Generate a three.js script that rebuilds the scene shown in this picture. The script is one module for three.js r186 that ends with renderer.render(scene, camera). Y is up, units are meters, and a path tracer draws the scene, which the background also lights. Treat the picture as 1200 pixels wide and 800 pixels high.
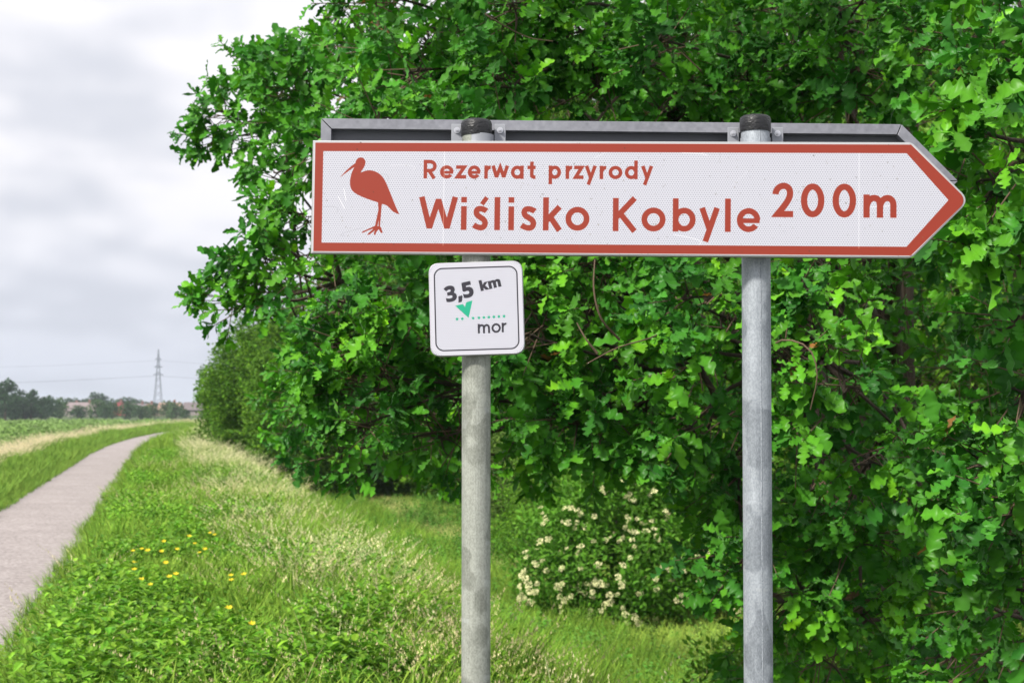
import * as THREE from 'three';
import { mergeGeometries } from 'three/addons/utils/BufferGeometryUtils.js';
import { RoundedBoxGeometry } from 'three/addons/geometries/RoundedBoxGeometry.js';

// ---------------------------------------------------------------- camera, sky, sun, exposure
const scene = new THREE.Scene();
const EYE = 2.1, F = 1733, PITCH = Math.atan(76 / F);          // F: focal length in pixels of the 1200 x 800 photograph
const camera = new THREE.PerspectiveCamera(2 * Math.atan(400 / F) * 180 / Math.PI, 1.5, 0.1, 9000);
camera.position.set(0, EYE, 0);
camera.rotation.x = PITCH;
camera.focus = 3.2;
camera.userData.fStop = 11;
scene.add(camera);

const renderer = new THREE.WebGLRenderer({ antialias: true });
renderer.setSize(1024, 682);
renderer.toneMapping = THREE.LinearToneMapping;
renderer.toneMappingExposure = 1.27;
renderer.shadowMap.enabled = true;

function rng(seed) { let s = seed >>> 0; return () => { s = (s + 0x6d2b79f5) | 0; let t = Math.imul(s ^ (s >>> 15), 1 | s); t = (t + Math.imul(t ^ (t >>> 7), 61 | t)) ^ t; return ((t ^ (t >>> 14)) >>> 0) / 4294967296; }; }
const hash3 = (x, y, z) => { let h = (Math.imul(x, 374761393) + Math.imul(y, 668265263) + Math.imul(z, 1274126177)) | 0; h = Math.imul(h ^ (h >>> 13), 1274126177); return ((h ^ (h >>> 16)) >>> 0) / 4294967296; };
const sm = (t) => t * t * (3 - 2 * t), clamp = THREE.MathUtils.clamp, lerp = THREE.MathUtils.lerp, sstep = THREE.MathUtils.smoothstep;
function noise(x, y, z = 0, per = 0, perY = per) {
  const xi = Math.floor(x), yi = Math.floor(y), zi = Math.floor(z), a = sm(x - xi), b = sm(y - yi), c = sm(z - zi);
  const w = (v, q = per) => q ? ((v % q) + q) % q : v;
  const g = (i, j, k) => hash3(w(xi + i), w(yi + j, perY), zi + k);
  return lerp(lerp(lerp(g(0, 0, 0), g(1, 0, 0), a), lerp(g(0, 1, 0), g(1, 1, 0), a), b), lerp(lerp(g(0, 0, 1), g(1, 0, 1), a), lerp(g(0, 1, 1), g(1, 1, 1), a), b), c);
}
function fbm(x, y, z = 0, oct = 5) { let s = 0, a = 0.5, t = 0; for (let i = 0; i < oct; i++) { s += a * noise(x, y, z); t += a; x = x * 2.03 + 7.1; y = y * 2.03 + 3.7; z = z * 2.03 + 1.3; a *= 0.5; } return s / t; }

{ // overcast sky: grey-blue undersides and paler breaks, brighter with height
  const W = 1024, H = 512, data = new Float32Array(W * H * 4);
  for (let j = 0; j < H; j++) {
    const up = ((j + 0.5) / H - 0.5) * Math.PI, y = Math.sin(up), cu = Math.cos(up);
    for (let i = 0; i < W; i++) {
      const az = ((i + 0.5) / W - 0.5) * 2 * Math.PI, x = Math.cos(az) * cu, z = Math.sin(az) * cu, e = Math.max(y, 0);
      const k = 1 / (e + 0.11), cx = x * k, cz = z * k;
      const n1 = fbm(cx * 1.9 + 3.4, cz * 1.7 + 11, 0.5, 6), n2 = fbm(cx * 5 + 31, cz * 4.6 + 5, 2.5, 5);
      const dark = sstep(n1 * 0.6 + n2 * 0.4, 0.43, 0.62);
      const hz = sstep(e, 0.0, 0.17), hi = sstep(e, 0.1, 1.0);
      const bright = lerp(lerp(0.63, 0.82, hz), 1.12, hi), low = bright * lerp(0.88, 0.75, hz);
      const L = lerp(bright, low, dark);
      const warm = lerp(0.0, 1.0, hz) * (1 - 0.7 * dark), o = (j * W + i) * 4;
      data[o] = L * lerp(0.925, 0.995, warm); data[o + 1] = L * lerp(0.972, 0.985, warm); data[o + 2] = L * lerp(1.10, 1.025, warm); data[o + 3] = 1;
    }
  }
  const t = new THREE.DataTexture(data, W, H, THREE.RGBAFormat, THREE.FloatType);
  t.mapping = THREE.EquirectangularReflectionMapping; t.magFilter = THREE.LinearFilter; t.needsUpdate = true;
  scene.background = t; scene.environment = t;
}
const sun = new THREE.DirectionalLight(new THREE.Color(1, 0.955, 0.87), 4.2);
sun.position.set(-38, 50, 29); sun.target.position.set(0, 0, -14);
sun.castShadow = true; sun.shadow.radius = 14; sun.shadow.mapSize.set(4096, 4096);
Object.assign(sun.shadow.camera, { left: -60, right: 60, top: 60, bottom: -60, near: 1, far: 220 });
scene.add(sun, sun.target);
scene.fog = new THREE.FogExp2(new THREE.Color(0.80, 0.87, 0.97), 0.00019);

// ---------------------------------------------------------------- helpers
const V = (x, y, z) => new THREE.Vector3(x, y, z);
function at(px, py, d) {                                       // the world point seen at a pixel of the photograph, d metres deep
  const a = (px - 600) / F, b = -(py - 400) / F, c = Math.cos(PITCH), s = Math.sin(PITCH), z = b * s - c, k = d / -z;
  return V(a * k, EYE + (b * c + s) * k, -d);
}
const names = new Map();
function numbered(n) { const k = names.get(n) ?? 0; names.set(n, k + 1); return k ? n + '_' + String(k).padStart(3, '0') : n; }
function tag(o, label, category, group) { o.userData = { label, category }; if (group) o.userData.group = group; return o; }
function thing(name, pos, label, category, group) { const o = new THREE.Group(); o.name = numbered(name); o.position.copy(pos); scene.add(o); return tag(o, label, category, group); }
function mesh(name, geo, mat, parent) { const m = new THREE.Mesh(geo, mat); m.name = parent === scene ? numbered(name) : name; m.castShadow = m.receiveShadow = true; parent.add(m); return m; }
function inst(name, geo, mat, list, parent, kind = 'stuff') {   // list: [Matrix4, Color]
  const m = new THREE.InstancedMesh(geo, mat, list.length); m.name = parent === scene ? numbered(name) : name;
  list.forEach(([x, c], i) => { m.setMatrixAt(i, x); m.setColorAt(i, c); });
  m.castShadow = m.receiveShadow = true; m.userData.kind = kind; parent.add(m); return m;
}
class Tris {                                                    // loose coloured triangles
  constructor() { this.p = []; this.c = []; }
  tri(a, b, c, col, col2 = col) { this.p.push(a.x, a.y, a.z, b.x, b.y, b.z, c.x, c.y, c.z); this.c.push(...col, ...col, ...col2); }
  quad(a, b, c, d, col, col2 = col) { this.p.push(a.x, a.y, a.z, b.x, b.y, b.z, c.x, c.y, c.z, a.x, a.y, a.z, c.x, c.y, c.z, d.x, d.y, d.z); this.c.push(...col, ...col, ...col2, ...col, ...col2, ...col2); }
  build() { const g = new THREE.BufferGeometry(); g.setAttribute('position', new THREE.Float32BufferAttribute(this.p, 3)); g.setAttribute('color', new THREE.Float32BufferAttribute(this.c, 3)); g.computeVertexNormals(); return g; }
}
function basis(pos, yAxis, zHint, sx, sy, sz) {                 // matrix whose Y runs along yAxis and whose Z is as near zHint as it can be
  const y = yAxis.clone().normalize(), x = y.clone().cross(zHint); if (x.lengthSq() < 1e-6) x.set(1, 0, 0); x.normalize();
  const z = x.clone().cross(y);
  return new THREE.Matrix4().makeBasis(x.multiplyScalar(sx), y.multiplyScalar(sy), z.multiplyScalar(sz)).setPosition(pos);
}
const rv = (r) => { let v; do v = V(r() * 2 - 1, r() * 2 - 1, r() * 2 - 1); while (v.lengthSq() > 1 || v.lengthSq() < 0.02); return v; };
function tube(pts, r0, r1, seg = 8, rad = 7) {                  // a tapering limb along points
  const curve = new THREE.CatmullRomCurve3(pts), g = new THREE.TubeGeometry(curve, seg, 1, rad, false), p = g.attributes.position, c = V();
  for (let i = 0; i <= seg; i++) { curve.getPointAt(i / seg, c); const k = lerp(r0, r1, Math.pow(i / seg, 0.8)); for (let j = 0; j <= rad; j++) { const n = i * (rad + 1) + j; p.setXYZ(n, c.x + (p.getX(n) - c.x) * k, c.y + (p.getY(n) - c.y) * k, c.z + (p.getZ(n) - c.z) * k); } }
  g.computeVertexNormals(); return g;
}
function dataTex(S, f, srgb, rx = 1, ry = rx) {
  const d = new Uint8Array(S * S * 4);
  for (let j = 0; j < S; j++) for (let i = 0; i < S; i++) { const c = f(i / S, j / S), o = (j * S + i) * 4; d[o] = clamp(c[0], 0, 255); d[o + 1] = clamp(c[1], 0, 255); d[o + 2] = clamp(c[2], 0, 255); d[o + 3] = 255; }
  const t = new THREE.DataTexture(d, S, S); t.wrapS = t.wrapT = THREE.RepeatWrapping; t.magFilter = THREE.LinearFilter; t.repeat.set(rx, ry); if (srgb) t.colorSpace = THREE.SRGBColorSpace; t.needsUpdate = true; return t;
}
const pfbm = (u, v, k, z, oct = 4) => { let s = 0, a = 0.5, t = 0; for (let i = 0; i < oct; i++) { s += a * noise(u * k, v * k, z + i * 9, k); t += a; k *= 2; a *= 0.55; } return s / t; };
const std = (o) => new THREE.MeshStandardMaterial(o);
const leafMat = (tr = 0.35, coat = 0.3) => new THREE.MeshPhysicalMaterial({ vertexColors: true, roughness: 0.92, transmission: tr, thickness: 0, specularIntensity: 0.4, clearcoat: coat, clearcoatRoughness: 0.34, side: THREE.DoubleSide });
const M = {
  oakLeaf: leafMat(0.32, 0.28), leaf: leafMat(0.3, 0.03), weed: leafMat(0.3, 0.06), grass: new THREE.MeshPhysicalMaterial({ specularIntensity: 0.35, vertexColors: true, roughness: 0.85, side: THREE.DoubleSide }), dry: std({ vertexColors: true, roughness: 0.95, side: THREE.DoubleSide }),
  bark: std({ color: new THREE.Color(0.085, 0.062, 0.045), roughness: 0.95, bumpMap: dataTex(128, (u, v) => { const n = 255 * Math.abs(pfbm(u, v, 8, 3) - 0.5) * 2; return [n, n, n]; }, false, 6, 3), bumpScale: 0.012 }),
  twig: std({ color: new THREE.Color(0.13, 0.085, 0.055), roughness: 0.9 }),
  petal: std({ vertexColors: true, roughness: 0.9, side: THREE.DoubleSide }),
};

// ---------------------------------------------------------------- the ground: a levee with a path on its crown, fields on both sides
const axis = (d) => -0.235 * d + 0.0009 * Math.pow(clamp(d - 60, 0, 150), 2) + Math.max(0, d - 210) * 0.27;   // how far the levee has drifted sideways, d metres ahead
const across = (x, z) => x - axis(-z);
function height(x, z) {
  const u = across(x, z), r = clamp((u - 1.5) / 4.8, 0, 1), l = clamp((-5.6 - u) / 5.5, 0, 1);
  let h = -1.6 * sm(r) - 2.0 * sm(l);
  const rough = u > -1.2 || u < -3.6 ? clamp(Math.min(Math.abs(u + 1.2), Math.abs(u + 3.6)), 0, 1) : 0;
  h += rough * ((noise(x * 0.9, z * 0.9, 4) - 0.5) * 0.16 + (noise(x * 0.27, z * 0.27, 8) - 0.5) * 0.25);
  return h;
}
const onGround = (x, z, dy = 0) => V(x, height(x, z) + dy, z);
{
  const us = [], ds = [];
  for (let u = -16; u <= 18; u += 0.45) us.push(u);
  for (let k = 1, s = 0.8; us[us.length - 1] < 4000; k++) { us.push(us[us.length - 1] + s); s *= 1.22; }
  for (let s = 0.8; us[0] > -4000;) { us.unshift(us[0] - s); s *= 1.22; }
  for (let d = -25; d < 60; d += 0.6) ds.push(d);
  for (let s = 0.7; ds[ds.length - 1] < 6500;) { ds.push(ds[ds.length - 1] + s); s *= 1.035; }
  const p = [], c = [], uv = [], ix = [], n = us.length;
  for (const d of ds) for (const u of us) {
    const x = u + axis(d), z = -d; p.push(x, height(x, z), z); uv.push(x / 3, z / 3);
    const m = noise(x * 0.02, z * 0.05, 2), f = noise(x * 0.006 + 4, z * 0.01, 6);
    const k = u > 4 ? [0.085, 0.125, 0.03] : u > -3.4 ? [0.055, 0.085, 0.022] : u > -6.5 ? [0.10, 0.13, 0.04] : d < 330 ? [0.10 + 0.05 * m, 0.22 + 0.05 * m, 0.045] : [0.09 + 0.09 * f, 0.17 + 0.07 * f, 0.05 + 0.02 * f];
    c.push(...k);
  }
  for (let i = 0; i < ds.length - 1; i++) for (let j = 0; j < n - 1; j++) { const a = i * n + j; ix.push(a, a + 1, a + n, a + 1, a + n + 1, a + n); }
  const g = new THREE.BufferGeometry(); g.setAttribute('position', new THREE.Float32BufferAttribute(p, 3)); g.setAttribute('color', new THREE.Float32BufferAttribute(c, 3)); g.setAttribute('uv', new THREE.Float32BufferAttribute(uv, 2)); g.setIndex(ix); g.computeVertexNormals();
  const tex = dataTex(512, (u, v) => { const a = pfbm(u, v, 8, 1, 6), b = pfbm(u, v, 64, 7, 3), k = 120 + 150 * (a - 0.5) + 120 * (b - 0.5); return [k + 40 * (b - 0.5) + 60, k + 60, k + 50]; }, true);
  const o = mesh('ground', g, std({ map: tex, vertexColors: true, roughness: 1, bumpMap: tex, bumpScale: 0.05 }), scene); o.userData.kind = 'structure';
}
{ // the path, 1.75 m of pale weathered asphalt
  const p = [], uv = [], ix = [], rows = []; const K = 8;
  for (let d = -24; d < 60; d += 0.5) rows.push(d); for (let d = 60, s = 0.6; d < 420; d += s, s *= 1.03) rows.push(d);
  rows.forEach((d, i) => { for (let k = 0; k <= K; k++) { const wob = (k === 0 || k === K) ? (noise(d * 1.7, k, 3) - 0.5) * 0.16 + (noise(d * 0.3, k, 9) - 0.5) * 0.14 : 0, u = -3.4 + 2.12 * k / K + wob, x = u + axis(d); p.push(x, 0.012 + 0.03 * Math.sin(Math.PI * k / K), -d); uv.push(u / 7, d / 7); } if (i) for (let k = 0; k < K; k++) { const a = (i - 1) * (K + 1) + k; ix.push(a, a + 1, a + K + 1, a + 1, a + K + 2, a + K + 1); } });
  const g = new THREE.BufferGeometry(); g.setAttribute('position', new THREE.Float32BufferAttribute(p, 3)); g.setAttribute('uv', new THREE.Float32BufferAttribute(uv, 2)); g.setIndex(ix); g.computeVertexNormals();
  const tex = dataTex(1024, (u, v) => { const a = pfbm(u, v, 5, 1, 6), b = pfbm(u, v, 200, 5, 2), k = 138 + 26 * (a - 0.5) + 56 * (b - 0.5); return [k + 8, k - 1, k - 4]; }, true);
  const bump = dataTex(512, (u, v) => { const k = 255 * pfbm(u, v, 200, 5, 2); return [k, k, k]; }, false);
  mesh('path', g, std({ map: tex, bumpMap: bump, bumpScale: 0.006, roughness: 0.95 }), scene).userData.kind = 'structure';
}

// ---------------------------------------------------------------- the signpost
function makeSigns() {
  const base = onGround(0.22, -3.15), root = thing('signpost', base, 'signpost of two galvanized posts with red bordered arrow board and small square plate', 'signpost');
  const galv = (seed, tint) => {
    const W = 512, H = 2048, cv = document.createElement('canvas'); cv.width = W; cv.height = H; const g = cv.getContext('2d'), im = g.createImageData(W, H), r = rng(seed);
    for (let j = 0; j < H; j++) for (let i = 0; i < W; i++) {
      const X = i / W, Y = j / H * 13.6, a = (noise(X * 6, Y * 6, seed, 6, 0) + 0.9 * noise(X * 14, Y * 9, seed + 1, 14, 0) + 1.1 * noise(X * 30, Y * 16, seed + 2, 30, 0)) / 3, s = noise(X * 90, Y * 70, seed + 3, 90, 0), cell = noise(X * 5 + noise(X * 7, Y * 7, 8, 7, 0) * 0.8, Y * 3.2 + noise(X * 5, Y * 4, 5, 5, 0) * 1.2, seed + 6, 5, 0);
      const ln = noise(X * 120, Y * 1.6, seed + 12, 120, 0);
      let k = 148 + 26 * (a - 0.5) + 26 * (s - 0.5) + 24 * (sstep(cell, 0.40, 0.56) - 0.5) + 11 * (ln - 0.5);
      const o = (j * W + i) * 4; im.data[o] = k + tint[0]; im.data[o + 1] = k + tint[1]; im.data[o + 2] = k + tint[2]; im.data[o + 3] = 255;
    }
    g.putImageData(im, 0, 0);
    for (let q = 0; q < 34; q++) { const x = r() * W, y = r() * H, w = 30 + r() * 110, h = 5 + r() * 14, v = 165 + r() * 50; g.fillStyle = `rgba(${v},${v + 4},${v + 6},${0.18 + r() * 0.2})`; g.beginPath(); g.moveTo(x, y); g.lineTo(x + w, y - 4 + r() * 8); g.lineTo(x + w * (0.6 + 0.4 * r()), y + h); g.lineTo(x + r() * 14, y + h * 0.8); g.fill(); }
    for (let q = 0; q < 50; q++) { const x = r() * W, y = r() * H, v = 60 + r() * 50; g.fillStyle = `rgba(${v},${v - 8},${v - 18},${0.25 + r() * 0.3})`; g.beginPath(); g.ellipse(x, y, 1 + r() * 4, 0.6 + r() * 1.6, 0, 0, 7); g.fill(); }
    const t = new THREE.CanvasTexture(cv); t.colorSpace = THREE.SRGBColorSpace; t.wrapS = t.wrapT = THREE.RepeatWrapping; t.magFilter = THREE.LinearFilter; return t;
  };
  const black = std({ color: new THREE.Color(0.012, 0.012, 0.014), roughness: 0.42, bumpMap: dataTex(128, (u, v) => { const k = 255 * pfbm(u, v, 24, 3, 3); return [k, k, k]; }, false, 2, 1), bumpScale: 0.0012 });
  const zinc = std({ color: new THREE.Color(0.30, 0.31, 0.34), metalness: 0.35, roughness: 0.5 }), steel = std({ color: new THREE.Color(0.62, 0.62, 0.64), metalness: 0.9, roughness: 0.3 });
  const greyPaint = std({ map: dataTex(256, (u, v) => { const k = 128 + 36 * (pfbm(u, v, 5, 4, 5) - 0.5) + 22 * (pfbm(u, v, 64, 9, 2) - 0.5); return [k - 2, k - 1, k + 7]; }, true, 2, 2), metalness: 0.15, roughness: 0.55 });
  const darkBack = std({ color: new THREE.Color(0.15, 0.155, 0.17), metalness: 0.1, roughness: 0.7 });
  const posts = [[558, 141, galv(11, [0, 3, -6]), 'dull grey galvanized post carrying the small square plate'], [887.5, 137, galv(47, [-4, 2, 9]), 'bluish galvanized post with a pale vertical run mark']].map(([px, py, map, label]) => {
    const top = at(px, py + 12, 3.15), foot = at(px === 558 ? 557.5 : 888.5, 800, 3.15), R = 0.0306; foot.x += (foot.x - top.x) * 0.2; foot.y = base.y - 0.1;
    const h = top.y - foot.y, g = new THREE.CylinderGeometry(R, R, h, 40, 1, true); g.translate(0, h / 2, 0);
    const p = mesh('post', g, std({ map, roughness: 0.55, metalness: 0.3, bumpMap: map, bumpScale: 0.0008 }), root); p.userData.label = label;
    p.position.copy(foot).sub(base); p.rotation.z = -(top.x - foot.x) / h; p.rotation.y = px === 558 ? 2.2 : -1.2;
    const pts = [[0.0306, -0.012], [0.0328, -0.012], [0.0335, 0.004], [0.0333, 0.014], [0.0318, 0.0195], [0.027, 0.0225], [0, 0.0235]].map(([a, b]) => new THREE.Vector2(a, b));
    const cap = mesh('post_cap', new THREE.LatheGeometry(pts, 32), black, p); cap.position.y = h;
    if (px > 600) { // the tube's welded seam, a low uneven bead
      const n = 260, P = [], I = [], sr = rng(8), U = []; for (let i = 0; i <= n; i++) { const y = h * i / n, w = 0.0016 + 0.0016 * sr(), hh = 0.0007 + 0.0008 * sr(); for (let k = 0; k < 5; k++) { const t = k / 4 - 0.5, rr = R - 0.0004 + hh * Math.cos(t * Math.PI), a = t * 2 * w / R + 1.2 + 0.15; P.push(Math.sin(a) * rr, y, Math.cos(a) * rr); U.push(k / 4, y * 8); } if (i) for (let k = 0; k < 4; k++) { const q = (i - 1) * 5 + k; I.push(q, q + 1, q + 5, q + 1, q + 6, q + 5); } }
      const sg = new THREE.BufferGeometry(); sg.setAttribute('position', new THREE.Float32BufferAttribute(P, 3)); sg.setAttribute('uv', new THREE.Float32BufferAttribute(U, 2)); sg.setIndex(I); sg.computeVertexNormals();
      mesh('weld_seam', sg, p.material, p);
    }
    return { top, R, p };
  });

  // ---- printed faces: letters drawn as strokes, in the photograph's own pixels
  const RED = '#8b2c16';
  function sheet(g, W, H, step, seed) {          // white retroreflective sheeting: a hexagonal field of fine dark dimples
    g.fillStyle = '#bcbcc6'; g.fillRect(0, 0, W, H);
    const r = rng(seed); g.fillStyle = 'rgba(84,86,102,0.62)';
    for (let j = 0, y = 0; y < H; j++, y += step * 0.866) for (let x = (j % 2) * step / 2; x < W; x += step) { g.beginPath(); g.arc(x, y, step * 0.2, 0, 7); g.fill(); }
    for (let k = 0; k < 26; k++) { g.strokeStyle = `rgba(${r() < 0.6 ? '255,255,255' : '120,120,125'},${0.1 + r() * 0.25})`; g.lineWidth = 1 + r() * 2; g.beginPath(); const x = r() * W, y = r() * H; g.moveTo(x, y); g.quadraticCurveTo(x + (r() - 0.5) * 120, y + (r() - 0.5) * 60, x + (r() - 0.5) * 180, y + (r() - 0.5) * 90); g.stroke(); }
  }
  const grit = (g, W, H, n, seed) => { const r = rng(seed); for (let k = 0; k < n; k++) { const v = r() * 90; g.fillStyle = `rgba(${v + 30},${v + 20},${v},${0.12 + r() * 0.3})`; g.beginPath(); g.ellipse(r() * W, r() * H, 0.6 + r() * 1.8, 0.6 + r() * 2.6, r() * 3, 0, 7); g.fill(); } };
  function letter(g, ch, x0, x1, base, xh, cap, lw) {   // strokes of a round geometric sans between x0 and x1
    const L = x0 + lw / 2, Rr = x1 - lw / 2, cx = (x0 + x1) / 2, T = base - xh, C = base - cap, ry = (xh - lw) / 2, cy = base - xh / 2, rx = (x1 - x0 - lw) / 2;
    g.lineWidth = lw; g.lineCap = 'butt'; g.lineJoin = 'miter'; g.miterLimit = 3; g.beginPath();
    const ln = (...a) => { g.moveTo(a[0], a[1]); for (let i = 2; i < a.length; i += 2) g.lineTo(a[i], a[i + 1]); }, ring = (c = cx, w = rx) => { g.moveTo(c + w, cy); g.ellipse(c, cy, w, ry, 0, 0, Math.PI * 2); };
    const h = lw / 2, q = lw * 0.62;
    switch (ch) {
      case 'o': ring(); break;
      case 'e': g.ellipse(cx, cy, rx, ry, 0, 0.62, Math.PI * 2 - 0.02, false); g.stroke(); g.beginPath(); ln(L, cy + lw * 0.12, x1 - lw * 0.1, cy + lw * 0.12); g.lineWidth = lw * 0.82; break;
      case 'a': case 'd': ring(cx, rx); ln(Rr, ch === 'a' ? T : C, Rr, base); break;
      case 'b': case 'p': ring(cx, rx); ln(L, ch === 'b' ? C : T, L, ch === 'b' ? base : base + (cap - xh)); break;
      case 'l': ln(cx, C, cx, base); break;
      case 'i': ln(cx, T, cx, base); ln(cx, C, cx, C + lw); break;
      case 'r': ln(L, T, L, base); g.moveTo(L, cy); g.quadraticCurveTo(L + lw * 0.2, T + h, x1, T + h * 1.05); break;
      case 't': ln(x0 + lw * 0.75 + h, base - cap * 0.93, x0 + lw * 0.75 + h, base - lw * 1.0); g.quadraticCurveTo(x0 + lw * 0.8 + h, base - h, x1, base - h); ln(x0, T + h, x1, T + h); break;
      case 'w': ln(x0 + q * 0.7, T, x0 + (x1 - x0) * 0.29, base - h, cx, T + lw * 0.5, x1 - (x1 - x0) * 0.29, base - h, x1 - q * 0.7, T); break;
      case 'W': ln(x0 + q * 0.7, C, x0 + (x1 - x0) * 0.27, base - lw * 0.35, cx, C + lw * 0.5, x1 - (x1 - x0) * 0.27, base - lw * 0.35, x1 - q * 0.7, C); break;
      case 'z': ln(x0 + 0.5, T + h, x1 - lw * 0.55, T + h, x0 + lw * 0.55, base - h, x1, base - h); break;
      case 'y': ln(x0 + q * 0.75, T, cx, base - lw * 0.4); ln(x1 - q * 0.75, T, x0 + (x1 - x0) * 0.3, base + (cap - xh) * 1.05); break;
      case 'k': case 'K': { const t = ch === 'K' ? C : T, m = ch === 'K' ? base - cap * 0.45 : base - xh * 0.45; ln(L, C, L, base); ln(x1 - q, t, L + lw * 0.2, m + lw * 0.1); ln(L + lw * 0.9, m - lw * 0.35, x1 - q, base); break; }
      case 'R': { const m = base - cap * 0.42; ln(L, C, L, base); g.moveTo(L, C + h); g.lineTo(cx, C + h); g.bezierCurveTo(x1 + lw * 0.2, C + h, x1 + lw * 0.2, m, cx, m); g.lineTo(L, m); ln(cx - lw * 0.2, m, x1 - q * 0.7, base); break; }
      case 's': case 'ś': { const w = x1 - x0; g.moveTo(x1 - lw * 0.25, T + lw * 0.85); g.bezierCurveTo(x1 - w * 0.35, T + h * 0.6, L - lw * 0.1, T + h * 0.3, L + lw * 0.1, T + xh * 0.29); g.bezierCurveTo(L + lw * 0.2, T + xh * 0.47, Rr + lw * 0.1, T + xh * 0.48, Rr, T + xh * 0.73); g.bezierCurveTo(Rr - lw * 0.1, base - h * 0.4, x0 + w * 0.4, base - h * 0.5, x0 + lw * 0.1, base - lw * 0.9); if (ch === 'ś') { g.stroke(); g.beginPath(); g.lineWidth = lw * 0.8; ln(cx + w * 0.42, C + 0.4, cx + w * 0.08, C + (cap - xh) * 0.78); } break; }
      case 'm': { const w = (x1 - x0 - lw) / 2; for (const k of [0, 1]) { const a = L + k * w; g.moveTo(a, cy + lw * 0.3); g.bezierCurveTo(a + lw * 0.1, T + h * 0.2, a + w, T + h * 0.2, a + w, T + xh * 0.46); g.lineTo(a + w, base); } ln(L, T, L, base); break; }
      case '0': g.ellipse(cx, base - cap / 2, rx, cap / 2 - h, 0, 0, 7); break;
      case '2': g.moveTo(x0 + lw * 0.35, C + cap * 0.32); g.bezierCurveTo(x0 + lw * 0.5, C + h * 0.1, x1 - h, C - lw * 0.1, Rr, C + cap * 0.29); g.bezierCurveTo(Rr, C + cap * 0.5, cx, base - cap * 0.3, x0 + lw * 0.7, base - h); g.lineTo(x1, base - h); break;
    }
    g.stroke();
  }
  // arrow board outline in photograph pixels from its top-left corner
  const O = { x: 366.5, y: 164.5 }, BW = 703.5, BH = 134, TIP = 766;
  const P00 = at(367, 165, 3.125), P10 = at(1069, 167.3, 3.055), P01 = at(365.5, 298.5, 3.125);
  const ex = P10.clone().sub(P00), sc = ex.length() / (1069 - 366.5); ex.normalize();
  const ez = ex.clone().cross(P00.clone().sub(P01)).normalize(), ey = ez.clone().cross(ex);
  const boardM = new THREE.Matrix4().makeBasis(ex, ey, ez).setPosition(P00.clone().sub(base));
  const arrow = (x0, y0, x1, tipx, y1, rT = 9, rC = 4) => {     // in metres, y down in pixels -> up in metres
    const s = new THREE.Shape(), my = (y0 + y1) / 2, X = (v) => v * sc, Y = (v) => -v * sc, sl = (tipx - x1) / ((y1 - y0) / 2);
    s.moveTo(X(x0), Y(y0)); s.lineTo(X(x1 - rC), Y(y0)); s.quadraticCurveTo(X(x1), Y(y0), X(x1 + rC * sl), Y(y0 + rC));
    s.lineTo(X(tipx - rT * sl), Y(my - rT)); s.quadraticCurveTo(X(tipx), Y(my), X(tipx - rT * sl), Y(my + rT)); s.lineTo(X(x1 + rC * sl), Y(y1 - rC)); s.quadraticCurveTo(X(x1), Y(y1), X(x1 - rC), Y(y1)); s.lineTo(X(x0), Y(y1)); s.closePath(); return s;
  };
  { // front board
    const board = new THREE.Group(); board.name = 'arrow_board'; root.add(board); board.userData.label = 'white arrow board with red border, stork emblem and red lettering, pointing to the right';
    board.applyMatrix4(boardM);
    const body = new THREE.ExtrudeGeometry(arrow(0, 0, 702.5, 768, 133.5), { depth: 0.020, bevelEnabled: true, bevelThickness: 0.0012, bevelSize: 0.0012, bevelSegments: 2, curveSegments: 6 }); body.translate(0, 0, -0.0216);
    mesh('board_back', body, std({ color: new THREE.Color(0.42, 0.42, 0.43), metalness: 0.35, roughness: 0.5 }), board);
    const face = new THREE.ShapeGeometry(arrow(1, 1, 702, 766, 132.5), 8);
    const p = face.attributes.position, uv = face.attributes.uv, W = 2048, H = 368, kx = W / 770;
    for (let i = 0; i < p.count; i++) uv.setXY(i, p.getX(i) / sc * kx / W, 1 + p.getY(i) / sc * kx / H);
    const cv = document.createElement('canvas'); cv.width = W; cv.height = H; const g = cv.getContext('2d');
    g.save(); g.scale(kx, kx);
    g.fillStyle = '#bbbabf'; g.fillRect(0, 0, 770, 140);
    const tri = (x0, y0, x1, tx, y1, rt) => { g.beginPath(); g.moveTo(x0, y0); g.lineTo(x1, y0); const my = (y0 + y1) / 2, sl = (tx - x1) / (my - y0); g.lineTo(tx - rt * sl, my - rt); g.quadraticCurveTo(tx, my, tx - rt * sl, my + rt); g.lineTo(x1, y1); g.lineTo(x0, y1); g.closePath(); };
    tri(2.6, 2.2, 701.5, 766, 131.5, 8); g.fillStyle = RED; g.fill();
    tri(12.2, 12.2, 696.5, 744.5, 121.3, 0.5); g.save(); g.clip(); g.setTransform(1, 0, 0, 1, 0, 0); sheet(g, W, H, 7.6, 5); g.restore();
    g.save(); g.translate(-O.x, -O.y);
    // rectified rows: the board leans 0.004 rad to the right in the photograph
    const row = (word, spans, b, xh, cap, lw) => { g.strokeStyle = g.fillStyle = RED; [...word].forEach((ch, i) => letter(g, ch, spans[i][0], spans[i][1], b, xh, cap, lw)); };
    row('Rezerwat', [[499, 513.5], [518.5, 534.5], [537, 549.5], [551.5, 566.5], [571, 578.5], [579.5, 600], [602.5, 617.5], [622, 631.5]], 208.8, 15.6, 22, 4.1);
    row('przyrody', [[647, 661.5], [667, 674.5], [676.5, 688], [689.5, 703.5], [707, 714.5], [717.5, 733.5], [736.5, 751.5], [755.5, 769.5]], 208.6, 15.6, 22, 4.1);
    row('Wiślisko', [[494.5, 540], [544, 551], [558.5, 576], [583.5, 590.5], [600, 607], [615, 633], [641, 664.5], [667.5, 695.5]], 269.6, 28, 39, 6.6);
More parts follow.
